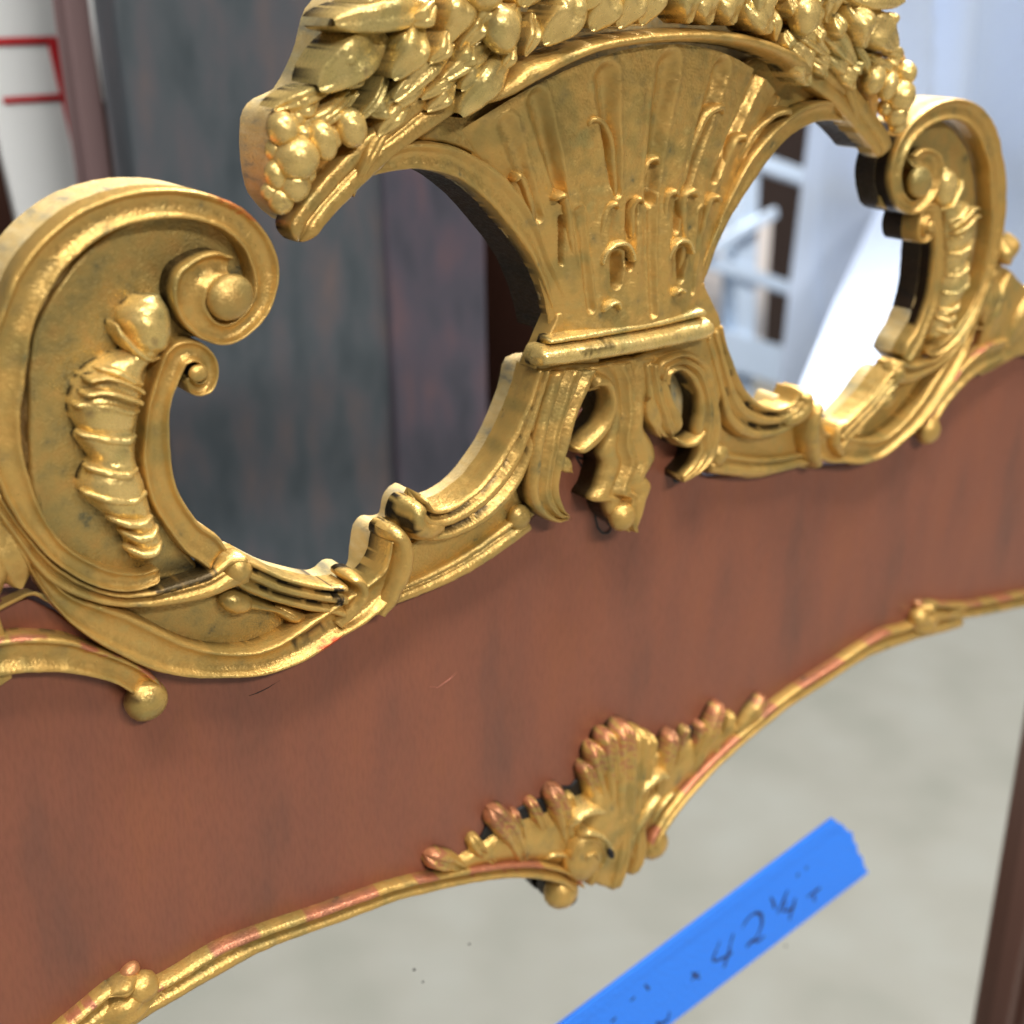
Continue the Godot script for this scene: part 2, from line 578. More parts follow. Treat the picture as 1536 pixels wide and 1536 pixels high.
		ribbon(s, band, -7.0, [-1.5, -0.5, 0, 0, 0, 0, 0, 0, 0.3, 1.2, 1.6, 0.5], rail, {"cap0": true, "side_a": WALL_DARK, "dark_at": 0.6})
		done(s, "scroll_band", M.gold, crest)
		s = Shape.new()
		ribbon(s, [band[0].slice(4, 20), band[1].slice(4, 20)], back, [-6.4], plank)
		ribbon(s, [band[0].slice(19, 28), band[1].slice(19, 28)], back, [-6.4], plank, {"side_a": WALL_DARK, "reach": 0.97})
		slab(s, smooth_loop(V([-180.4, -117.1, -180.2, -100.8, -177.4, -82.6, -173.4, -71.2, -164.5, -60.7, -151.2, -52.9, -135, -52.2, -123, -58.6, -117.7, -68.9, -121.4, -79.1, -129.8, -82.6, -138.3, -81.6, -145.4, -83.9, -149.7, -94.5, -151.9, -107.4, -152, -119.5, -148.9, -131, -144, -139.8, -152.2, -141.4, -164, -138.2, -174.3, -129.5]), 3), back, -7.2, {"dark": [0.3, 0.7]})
		done(s, "crest_board", M.edge, crest)
		s = Shape.new()
		slab(s, smooth_loop(V([-180.4, -117.1, -180.2, -100.8, -177.4, -82.6, -173.4, -71.2, -164.5, -60.7, -151.2, -52.9, -135, -52.2, -123, -58.6, -119.5, -68.7, -121.4, -79.1, -129.7, -81.8, -138.3, -81.1, -145.4, -83.9, -150, -94.5, -152.3, -107.4, -152.4, -119.4, -148.9, -131, -144, -139.8, -152.2, -141, -163.9, -137.5, -174.3, -129]), 4), -9.0, -6.0, {"rough": 1.8})
		done(s, "scroll_field", M.dull, crest)
		s = Shape.new()
		blob(s, Vector2(-131.4, -71.4), 1.2, Vector3(5.9, 5.4, 3.4), 0.4)
		done(s, "scroll_button", M.dull, crest)
		# ---- husk in the scroll
		s = Shape.new()
		ribbon(s, [V([-152.3, -68.5, -155.7, -70.7, -156.8, -73.6, -155.9, -77.3, -156.3, -80, -161.4, -81.2, -166, -83.1, -169.1, -86.7, -170.7, -90.5, -170.6, -94, -169.7, -96.7, -170.7, -98.1, -169.8, -100.2, -168.3, -103.2, -168.1, -104.8, -169.7, -106.2, -171, -109, -171.1, -111.6, -169.1, -115.5, -165.3, -119.5, -163.6, -121.4, -162.9, -123.9, -162.2, -127.3, -161.5, -130.6, -160.1, -133.1]), V([-146.3, -69.1, -144.8, -73.2, -145.1, -77.9, -146.4, -81.1, -148.9, -82.9, -152.5, -86, -153.3, -89.7, -153.7, -92.7, -155, -95.2, -155.8, -97.6, -156.5, -99.4, -156.4, -101.4, -157, -103.2, -157.2, -106, -157.1, -107.7, -156.8, -109.4, -156.1, -112.1, -155.7, -115.4, -155.2, -118.5, -155, -120.9, -154.6, -122.6, -154.2, -124.8, -153.3, -127.7, -153.3, -130.4, -154, -133.7])], -7.0, [-1, 1.8, 2.6, 2.4, 0.6, 1.2, 2.2, 2.0, 3.0, 2.6, 2.0, 2.6, 2.2, 1.9, 2.4, 2.4, 3.0, 2.8, 2.2, 1.2, 1.8, 1.4, 1.4, 0.6, -5], half, {"step": 0.6})
		stroke(s, V([-158.9, -73.2, -157.8, -76.4, -155.4, -79.9, -152.2, -82.7, -148.4, -83.4]), [1.2, 2.5, 2.8, 1.2], -7.0, [0.5, 1.6, 1.8, -1], half, {"cap0": true, "cap1": true, "step": 0.5})
		stroke(s, V([-167.9, -84.4, -163.3, -84.4, -158.2, -87.3, -154.6, -90.2]), [1.4], -2.0, [3.6, 4.4, 2.4], half, {"cap0": true, "cap1": true, "step": 0.5})
		stroke(s, V([-169.2, -87.3, -163.7, -87.7, -157.9, -90.8, -155.2, -92.7]), [1.6], -2.0, [3.6, 5.0, 2.4], half, {"cap0": true, "cap1": true, "step": 0.5})
		for h in [V([-164.6, -82.6, -160.7, -84, -157.6, -86.5, -154.1, -88.7]), V([-170.8, -90, -164.2, -91.1, -159, -93.5, -155.6, -94.5]), V([-170.9, -96.6, -165.2, -98.8, -160.7, -100.2, -157.1, -100.2]), V([-170.2, -104.7, -165.5, -107, -161.7, -108.3, -157.5, -108.3]), V([-171.7, -110.5, -166.4, -113.2, -161, -115, -156.3, -114.5]), V([-166.6, -118.2, -162.5, -120.5, -159.3, -121.3, -155.6, -120.8]), V([-164.2, -122.5, -161, -124.5, -157.6, -124.9, -154.6, -123.7]), V([-163.5, -126.9, -160.2, -128.9, -157.1, -129.1, -154.2, -127.6])]:
			stroke(s, h, [1.4, 2.7, 2.7, 1.4], -2.5, [0.4, 3.2, 3.2, 0.4], half, {"cap0": true, "cap1": true, "step": 0.5, "crust": false})
		done(s, "husk", M.bright, crest)
		# ---- inner rim and its little curl
		var rim := [V([-137.3, -135, -139.1, -131.2, -143.3, -126.9, -146.8, -120.7, -148.8, -114.4, -149.1, -106.9, -148.8, -101.4, -148.2, -96.1, -146.7, -92, -145, -89.1, -143.4, -86.6, -142.6, -85.8, -141.4, -85.6, -140.2, -86.3, -139.3, -87.4, -139.1, -88.9, -139.7, -90.1, -140.8, -90.4, -141.8, -89.9, -142.3, -89]), V([-142.6, -139.5, -145.5, -136.2, -148.2, -133.3, -151.8, -126.4, -154.7, -119.5, -156.2, -112.6, -156.2, -106.4, -154.8, -99.3, -152.7, -92.4, -150.7, -87.2, -148.4, -82.8, -145.5, -80.5, -141.5, -80.1, -137.5, -82.4, -135.5, -86, -135.7, -90.4, -137.7, -93.5, -141.2, -93.9, -143.7, -92.3, -144.3, -89.9])]
		s = Shape.new()
		ribbon(s, rim, -7.0, [-1, -1, -0.5, 0, 0.5, 1, 1.5], rail, {"side_a": WALL_DARK, "dark_at": 0.12})
		blob(s, Vector2(-141.2, -88), 1.0, Vector3(2.3, 2.1, 1.6))
		done(s, "inner_rim", M.gold, crest)
		s = Shape.new()
		ribbon(s, [rim[0].slice(3, 19), rim[1].slice(3, 19)], back, [-6.4], plank, {"side_a": WALL_DARK, "side_b": WALL_DARK, "reach": 0.97})
		ribbon(s, [rim[0].slice(0, 4), rim[1].slice(0, 4)], back, [-6.4], plank)
		done(s, "crest_board", M.edge, crest)
		# ---- band under the scroll, trumpet end
		s = Shape.new()
		ribbon(s, [V([-189.1, -107.1, -186.6, -114.2, -182.9, -122, -178.8, -128.3, -173.2, -134.1, -167.3, -138.2, -161.1, -140.1, -154.8, -140.5, -148.7, -140.2, -142.3, -139.6, -137.5, -137.3, -132.9, -137.9]), V([-191.5, -110.2, -188.2, -117.2, -185, -125.7, -180.8, -132.8, -174.6, -138.2, -167.8, -142.2, -160.5, -144.7, -153.4, -146.4, -146.8, -147.3, -141.3, -147.3, -136.6, -146.9, -133, -146.9])], -10.0, [-2, -1.5, -1, -0.6, 0, 0.3], fillet)
		blob(s, Vector2(-134.8, -141.8), -4.0, Vector3(4.2, 5.0, 5.2), 0.3)
		done(s, "under_band", M.gold, crest)
		# ---- crescent below
		var cres := [V([-188.3, -116.2, -186, -125.1, -182.8, -134.5, -178.5, -142.9, -173, -150.1, -167.1, -156.1, -160.4, -162, -152.1, -167, -143.2, -170.4, -133.8, -173.2, -126.6, -174.2, -117, -173.6, -107.8, -171, -99.1, -168.7, -91.2, -164.6, -86.3, -159.3, -83.8, -154.5, -83.1, -149.1]), V([-186.1, -116.8, -183.3, -124.7, -179.9, -132.7, -175.3, -137.6, -169.7, -141.2, -164.3, -144.9, -157.8, -150.9, -150.6, -157.5, -142.3, -162.7, -132.8, -165.8, -124.9, -165.6, -117.2, -163.3, -109.8, -160.7, -104.5, -159, -98.8, -157.1, -94.4, -154.8, -91.6, -150.8, -90, -146])]
		s = Shape.new()
		ribbon(s, cres, -10.0, [-3, -2, -1.5, -1, -0.5, -0.5, 0, 0, 0, 0.5, 1.5, 1.0], rail)
		done(s, "crescent", M.gold, crest)
		s = Shape.new()
		slab(s, smooth_loop(V([-166.2, -142, -153.8, -146.9, -143.1, -148.4, -131.3, -147.2, -118.6, -156, -106.7, -162.8, -103.9, -167.9, -113, -170.5, -120, -172.3, -129.6, -172.2, -139.1, -169.3, -148, -163.8, -156.3, -157, -163, -150.4]), 3), -14.0, -8.0, {"rough": 1.5})
		done(s, "crescent_field", M.dull, crest)
		s = Shape.new()
		blob(s, Vector2(-134.8, -152.3), -5.5, Vector3(5.0, 3.2, 3.6), -0.5)
		stroke(s, V([-133.3, -152.8, -127.8, -155.9, -123.1, -158.6, -118.3, -162.2, -113, -164.3]), [4.5, 3.2, 2.4, 4, 1.5], -9.0, [-3, -4, -4, -3, -6], half, {"cap1": true})
		leaf(s, Vector2(-123.9, -157.2), Vector2(-115.1, -165.3), 4.0, -9, -5, -3, -5)
		done(s, "leaf_sprig", M.gold, crest)
		# ---- rail under the opening, left of the middle, and its rolled ends
		s = Shape.new()
		ribbon(s, [V([-133.7, -138.4, -128.6, -142.2, -121.7, -147.7, -112.1, -153, -107.3, -154.9, -103.8, -155.5]), V([-135.6, -146.5, -132.2, -149.8, -125.5, -154.5, -116, -160.1, -108.8, -163.5, -105.4, -166])], -10.0, [0, -0.5, -0.5, 0.3], beads, {"valley": true, "crust": false})
		stroke(s, V([-106.9, -167.2, -103.6, -164.2, -100.8, -161.2, -99.6, -158.5, -100.4, -155.4, -103.7, -153.2]), [5.5, 5.5, 5.5, 5, 4, 2], -10.0, [-0.5, 1, 2, 2, 1.5], half, {"cap1": true, "step": 0.6})
		stroke(s, V([-93.6, -168, -90.5, -163.8, -88, -158.8, -86.2, -154, -85.8, -149.6, -87.3, -145.5, -90.3, -143.5]), [6, 7, 8, 8, 7.5, 6, 4], -10.0, [0, 1.5, 2.5, 3, 3, 2], half, {"cap1": true, "step": 0.6})
		done(s, "lower_rail", M.gold, crest)
		s = Shape.new()
		ribbon(s, [V([-77.6, -136.1, -74.4, -140.4, -68, -140.9, -60, -138, -55.6, -134.8, -51.5, -130.9, -47.1, -125.2, -43.4, -119.4, -40.4, -114, -37.7, -106.8]), V([-84.2, -145.2, -78.2, -149.7, -71.8, -151.7, -63.6, -151.8, -55.9, -150.1, -49.3, -146.8, -43.5, -141.1, -39.7, -133.1, -36, -123.6, -30.2, -110.2])], -10.0, [1.5, 0.5, 0.5, 0.5, 1, 1], beads, {"valley": true, "crust": false})
		stroke(s, V([-72.3, -146.4, -76.2, -146.6, -79.4, -145.5, -81.5, -142.7, -80.9, -139.7, -77.7, -138.9]), [7, 8, 8, 8, 7, 4], -10.0, [0.5, 2, 3, 3, 2], half, {"cap1": true, "step": 0.6})
		done(s, "side_rail", M.gold, crest)
		s = Shape.new()
		slab(s, smooth_loop(V([-83.4, -153.7, -74.1, -150.1, -60, -150.8, -46.4, -144.8, -37.4, -132.2, -31.1, -127.3, -28.4, -145, -35, -154.3, -60.4, -166.4, -79.5, -168.1, -86.4, -168.5, -93.2, -169.5]), 3), -12.0, -5.0, {"rough": 1.4})
		ribbon(s, [V([-89.2, -163.5, -83.5, -162, -75.7, -161.2, -63.1, -158.5, -50.8, -154.5, -41.2, -150.9]), V([-93, -169, -88.3, -168.2, -75.9, -167.7, -63.3, -166.2, -49.7, -162.7, -38.2, -158.7])], -10.0, [-2.5, -2.5, -2, -2], fillet)
		blob(s, Vector2(-42.6, -152.6), -3.5, Vector3(4.0, 4.0, 3.0))
		done(s, "lower_fillet", M.gold, crest)
		s = Shape.new()
		slab(s, smooth_loop(V([-136.8, -141.9, -130.9, -141.4, -125.7, -145.2, -118.7, -150.9, -108.9, -156.3, -104, -158, -100.2, -156.3, -96.8, -157.1, -94.2, -160.8, -91.9, -159.4, -91, -154.5, -89.3, -148.3, -86.5, -146.2, -83, -147, -80.3, -146.7, -79, -142.1, -76.4, -139.6, -73.2, -139.6, -70.4, -143.6, -63.8, -144.1, -55.6, -141.2, -47.4, -134, -42.4, -127.9, -36.9, -117.8, -33.3, -108.8, -22.1, -112.6, -27.1, -141, -60.3, -164.7, -86.4, -168.5, -97.7, -170.2, -110, -163, -125.6, -155, -134.8, -149.2]), 3), back, -6.5, {"bevel": 0.8})
		done(s, "crest_board", M.edge, crest)
		# ---- rail at the foot of the crest, with a ball end
		s = Shape.new()
		ribbon(s, [V([-207.9, -141.5, -200.7, -141.5, -194.8, -141.9, -188.1, -143.3, -179.9, -146.8, -174, -151, -167.9, -155.7, -162.5, -160.8, -158.8, -165.8, -156.8, -172]), V([-209.6, -151.2, -202.2, -150.9, -196.3, -151.4, -189.5, -152.8, -182, -155.5, -176.2, -158.5, -171.3, -161.8, -168.2, -164.6, -166, -167.4, -164.2, -169.6])], -10.0, [-2, -1.5, -1.5, -1.5, -2], rail, {"bole": 0.08})
		blob(s, Vector2(-162.3, -170.8), -4.0, Vector3(5.6, 5.6, 4.5))
		done(s, "foot_rail", M.gold, crest)
		s = Shape.new()
		slab(s, smooth_loop(V([-202.1, -112.5, -188.9, -111.2, -185.6, -118.7, -182.4, -128, -178.3, -137.9, -181.5, -137.8, -184.9, -134.6, -189.7, -135.2, -192.8, -135.9, -199.1, -137.3, -206.4, -137.4]), 3), -10.0, -4.5, {"rough": 1.5})
		slab(s, smooth_loop(V([-192.9, -153.8, -193.9, -132, -195, -113.6, -203.9, -112.7, -218.3, -121.8, -242.1, -130.7, -277, -143.4, -286.7, -175, -250.5, -161.3, -226, -152.1, -209, -153.5]), 3), -12.0, -4.6, {"rough": 1.5})
		leaf(s, Vector2(-196.3, -142.7), Vector2(-204.4, -114.9), 11.0, -8, -4, -1.5, -3, {"ridges": 2.0})
		leaf(s, Vector2(-212.3, -146.9), Vector2(-225.4, -123.4), 12.0, -8, -4, -1.5, -3, {"ridges": 2.0})
		leaf(s, Vector2(-188.7, -113.5), Vector2(-187.2, -132.2), 12.0, -8, -4, -2.5, -5, {"ridges": 2.0})
		leaf(s, Vector2(-194.8, -115.1), Vector2(-196.8, -135.9), 14.0, -8, -4, -2.0, -5, {"ridges": 2.0})
		leaf(s, Vector2(-197.7, -98.6), Vector2(-203.4, -111.1), 12.0, -8, -4, 0.0, -3, {"ridges": 2.0})
		done(s, "flank_leaf", M.gold, crest)
		# ---- arch over the opening
		var arch := [V([-100.6, -54.4, -97.2, -51.3, -93.7, -50.2, -90.4, -48.4, -82.5, -47.6, -73.9, -48.1, -63.7, -51.3, -55.2, -57.2, -48.7, -63.6, -43, -70, -38.1, -76, -34.1, -83.1, -30.9, -91.2, -28.6, -99]), V([-106.9, -51.8, -103.4, -49.8, -99.5, -47.1, -92.4, -44.1, -86.2, -42.5, -79.6, -40.8, -69, -41.8, -60.7, -44.8, -51.8, -50, -45.2, -55.9, -39.5, -63.6, -34.3, -73.3, -28.7, -84.5, -24.4, -94.8])]
		s = Shape.new()
		ribbon(s, arch, -8.0, [-1, 0, 1, 1.5, 1.5, 1, 0, -1], lip)
		done(s, "opening_arch", M.gold, crest)
		s = Shape.new()
		ribbon(s, arch, back, [-6.0], plank, {"side_a": WALL_DARK, "reach": 0.97})
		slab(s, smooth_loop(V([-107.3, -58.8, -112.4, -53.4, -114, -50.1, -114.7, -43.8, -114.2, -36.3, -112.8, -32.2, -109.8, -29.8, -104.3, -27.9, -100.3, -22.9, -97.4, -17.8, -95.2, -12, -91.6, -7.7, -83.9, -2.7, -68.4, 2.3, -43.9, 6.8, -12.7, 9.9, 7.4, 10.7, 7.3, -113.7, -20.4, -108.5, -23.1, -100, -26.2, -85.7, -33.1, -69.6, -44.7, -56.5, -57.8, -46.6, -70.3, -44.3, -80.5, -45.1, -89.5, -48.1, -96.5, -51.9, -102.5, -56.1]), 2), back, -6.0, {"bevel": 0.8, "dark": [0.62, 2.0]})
		done(s, "crest_board", M.edge, crest)
		s = Shape.new()
		slab(s, smooth_loop(V([-107, -56.9, -99.3, -48.2, -90.5, -44, -79.6, -40.7, -66.5, -42.1, -58.1, -45.2, -48.4, -50.7, -39.4, -59.5, -31.1, -73.3, -26.2, -85.4, -17.4, -80.8, -25.3, -43.1, -45.9, -28.1, -70.9, -25.1, -90.6, -30.2, -102.4, -40.1, -110.5, -50.2]), 3), -8.0, -3.0, {"rough": 1.6})
		done(s, "crown_field", M.gold, crest)
		# the neck below the arch, where the opening is narrowest
		s = Shape.new()
		slab(s, smooth_loop(V([-38.2, -106.5, -34.8, -100.8, -30.3, -93.8, -28.4, -92.2, -14.7, -94.4, -14.2, -112.7, -32.2, -111.2]), 2), -8.0, -1.0)
		done(s, "neck", M.gold, crest)
		garland(crest, half, strap)
		lower_moulding(rail, fillet, half)
	side = 1.0
	basket(crest, half)
	lambrequin(crest, half, acanth)
	body()


func basket(crest: Node3D, half: PackedVector2Array) -> void:
	var s := Shape.new()
	var L := V([-31, -98.1, -32.3, -90.2, -35, -81.3, -38.8, -72.4, -43.9, -62.8, -50.1, -54.3, -56.5, -46.9, -61.6, -39.8])
	var top := Vector2(0.8, -20.9)
	var NS := 230
	var NT := 190
	var grooves := [
		[Vector2(-40, -33.3), Vector2(-29.8, -59.8), 2.6, 1.2, 2.4], [Vector2(-29.7, -65.2), Vector2(-29.1, -77.8), 0.9, 0.7, 3.2],
		[Vector2(-18.4, -28.6), Vector2(-11.6, -59.9), 3.2, 1.4, 3.0], [Vector2(3.8, -27), Vector2(1.4, -63.2), 3.6, 2.0, 2.8],
		[Vector2(26.2, -29.5), Vector2(14.9, -64.7), 3.2, 1.5, 3.2], [Vector2(45.3, -31.3), Vector2(29.1, -60.3), 2.8, 1.2, 2.6],
		[Vector2(57.7, -39.3), Vector2(43.7, -54.9), 1.8, 1.0, 1.8],
		[Vector2(-10.8, -79.2), Vector2(-10.9, -85.4), 2.3, 1.6, 4.4], [Vector2(15.9, -81.5), Vector2(15.7, -88.1), 2.1, 1.5, 4.0],
		[Vector2(-6.1, -64.3), Vector2(-6.3, -81.4), 1.5, 1.1, 2.0], [Vector2(12.8, -66.4), Vector2(12.6, -73.2), 1.6, 1.2, 2.2], [Vector2(1.9, -63.3), Vector2(3.4, -96.8), 1.6, 1.2, 1.3],
		[Vector2(-24.9, -64), Vector2(-19.4, -92.1), 1.5, 1.1, 1.3], [Vector2(24.1, -69.6), Vector2(22.3, -93.6), 1.5, 1.0, 1.2], [Vector2(-48.5, -39.1), Vector2(-36.8, -64.4), 2.2, 1.2, 1.0],
	]
	var ridges := [
		[Vector2(-14.6, -59.6), Vector2(-16.1, -89.7), 2.0, 1.5], [Vector2(-3.4, -60.8), Vector2(-3.3, -91.7), 2.2, 1.6], [Vector2(7.6, -60.1), Vector2(9.8, -91.7), 2.0, 1.5],
		[Vector2(-26.5, -51.2), Vector2(-22.5, -88.7), 2.2, 1.3], [Vector2(25, -54.1), Vector2(21, -91.4), 2.0, 1.3], [Vector2(-11.1, -43.7), Vector2(-12.9, -67.2), 1.8, 1.2],
		[Vector2(-34.6, -36.7), Vector2(-27.4, -60.1), 2.0, 1.0], [Vector2(15.9, -42.1), Vector2(10.5, -64.2), 1.8, 1.1], [Vector2(36.5, -45.5), Vector2(27.7, -72), 1.6, 1.0],
		[Vector2(-5.5, -26.5), Vector2(-5.7, -55), 2.4, 0.8],
	]
	for j in NT + 1:
		var t := float(j) / NT
		var l := cr(L, t * (L.size() - 1))
		for k in NS + 1:
			var x := 2.0 * k / NS - 1.0
			var u := -l.x * x * -1.0
			u = absf(l.x) * x
			var v := l.y + (top.y - L[L.size() - 1].y) * (1.0 - x * x) * t * t - 1.6 * (1.0 - t) * (1.0 - x * x)
			var w := -3.4 + 7.5 * pow(1.0 - x * x, 0.75) + (2.5 * t * t - 2.0 * sin(PI * t)) * (1.0 - x * x)
			var p := Vector2(u, v)
			for g in grooves:
				var ab: Vector2 = g[1] - g[0]
				var f: float = clampf((p - g[0]).dot(ab) / ab.length_squared(), 0.0, 1.0)
				var d: float = p.distance_to(g[0] + ab * f) / (lerpf(g[2], g[3], f) * 1.2)
				if d < 1.6:
					w -= g[4] * (1.0 - smoothstep(0.15, 1.25, d))
					w += 0.3 * exp(-pow((d - 1.3) / 0.2, 2.0))
			for g in ridges:
				var ab: Vector2 = g[1] - g[0]
				var f: float = clampf((p - g[0]).dot(ab) / ab.length_squared(), 0.0, 1.0)
				var d: float = p.distance_to(g[0] + ab * f) / g[2]
				if d < 2.0:
					w += g[3] * sin(PI * clampf(f, 0.05, 0.95)) * exp(-d * d)
			put(s, u, v, w, Color.WHITE)
	for j in NT:
		for k in NS:
			var x := j * (NS + 1) + k
			tri(s, x, x + 1, x + NS + 1)
			tri(s, x + 1, x + NS + 2, x + NS + 1)
	done(s, "basket", M.gold, crest)
	# acanthus leaves carved on the basket, their tips curling outwards
	for q in [
		[V([-9.1, -71.3, -11.1, -58, -13.7, -46.6, -17.3, -41, -21.6, -39.1, -23.7, -40.9]), 2.0, 1.0], [V([11.7, -73.9, 15.2, -59.8, 18.8, -47.8, 23.3, -40.9, 27.9, -39.4, 30, -41.6]), 2.7, 1.0], [V([-1.8, -72.2, -1.8, -59.9, -0.5, -53.2, 2, -51.6, 4.2, -53.6]), 1.9, 1.0],
		[V([-22.4, -86.6, -26.1, -72, -29.2, -60.8, -31.6, -58.4, -33.9, -59.6]), 2.1, 0.0], [V([-16.8, -87.4, -16.6, -75.1, -15.6, -65.3, -13.2, -62.6, -10.9, -64.5]), 2.1, 0.8], [V([-2.2, -89.7, -3.8, -76.2, -5.7, -65.7, -4.3, -62.1, -1.7, -63.7]), 2.2, 1.2],
		[V([8.9, -89.4, 8.5, -75.8, 7.4, -64.5, 9.4, -61.5, 12.2, -63.3]), 2.2, 1.2], [V([18.5, -89.8, 17.4, -77, 15, -65.3, 17.6, -62.3, 21, -64.4]), 2.5, 1.0], [V([24, -83.5, 26.1, -72.7, 26.8, -66.6, 29, -65.3, 31.2, -67.1]), 1.8, 0.2],
		[V([29.5, -72.1, 33.2, -59.6, 36.7, -50.6, 39.4, -48.6, 41.6, -50.5]), 2.0, -0.4], [V([-35.3, -69.9, -39.9, -59.5, -43.4, -53, -45.4, -52.1, -46.5, -53.7]), 1.9, -1.6], [V([39.8, -62.3, 46.6, -50.1, 54.1, -44.2, 60, -42.9, 62.1, -44.6]), 2.1, -1.6],
	]:
		s = Shape.new()
		stroke(s, q[0], [q[1] * 1.5, q[1] * 1.5, q[1] * 1.5, q[1] * 1.35, q[1] * 1.0], -4.0, [q[2] - 1.5, q[2] + 1.6, q[2] + 2.8, q[2] + 4.2, q[2] + 3.2], half, {"cap1": true, "step": 0.45})
		done(s, "acanthus_leaf", M.gold, crest)
	s = Shape.new()
	for h in [[V([-16.8, -79.8, -15.9, -76.1, -13.1, -74.2, -9, -74.3, -6.3, -77, -5.2, -80.2]), 1.6], [V([9.6, -81.9, 10.8, -77.7, 13.5, -76.3, 16.9, -77.5, 19.1, -81.2]), 1.6], [V([-16.2, -93.4, -14.2, -91.2, -11.6, -91, -9.9, -93.6]), 1.6], [V([11.1, -92.9, 13.2, -91, 16.6, -92.2]), 1.5]]:
		stroke(s, h[0], [h[1] * 0.7, h[1] * 1.1, h[1] * 1.2, h[1]], 1.0, [3.6, 5.0, 5.4, 4.6], half, {"cap0": true, "cap1": true, "step": 0.5})
	done(s, "acanthus_eye", M.bright, crest)
	# rim
	s = Shape.new()
	ribbon(s, [V([-53.1, -25.8, -47.1, -22.9, -38.4, -20.8, -23.3, -18.1, -7.7, -17.1, 9.1, -17, 26.9, -18.4, 41.9, -21.1, 57, -25.8, 68.1, -31.9]), V([-61.7, -34.2, -51.9, -31.7, -41.7, -27.4, -27.1, -22.6, -11.9, -20.9, 6.7, -20.7, 23.9, -22, 38, -24.6, 51.4, -28.8, 60.4, -33.8])], 0.0, [7, 9.5, 10.5, 11, 11, 11, 10.5, 9.5, 7], half, {"cap0": true, "cap1": true})
	done(s, "basket_rim", M.gold, crest)
	# collar
	s = Shape.new()
	ribbon(s, [V([-40.5, -99.5, -31.5, -99.9, -16.4, -100.5, 5, -101.5, 22, -101.9, 29.6, -102.3]), V([-40.8, -105.6, -31.5, -106.4, -16.2, -107.3, 5.3, -108.4, 22.5, -109.2, 29.5, -109.1])], -3.0, [5.5, 6.5, 7.5, 7.5, 6.5, 5.5], half, {"cap0": true, "cap1": true, "round": 0.6})
	ribbon(s, [V([-35.1, -97.6, -18.1, -97.8, 3.1, -98.6, 25.7, -98.7]), V([-36.1, -99.7, -18.1, -100.8, 3.2, -101.6, 26.5, -102])], -3.0, [3.5, 4.5, 4.5, 3.5], half)
	done(s, "collar", M.bright, crest)


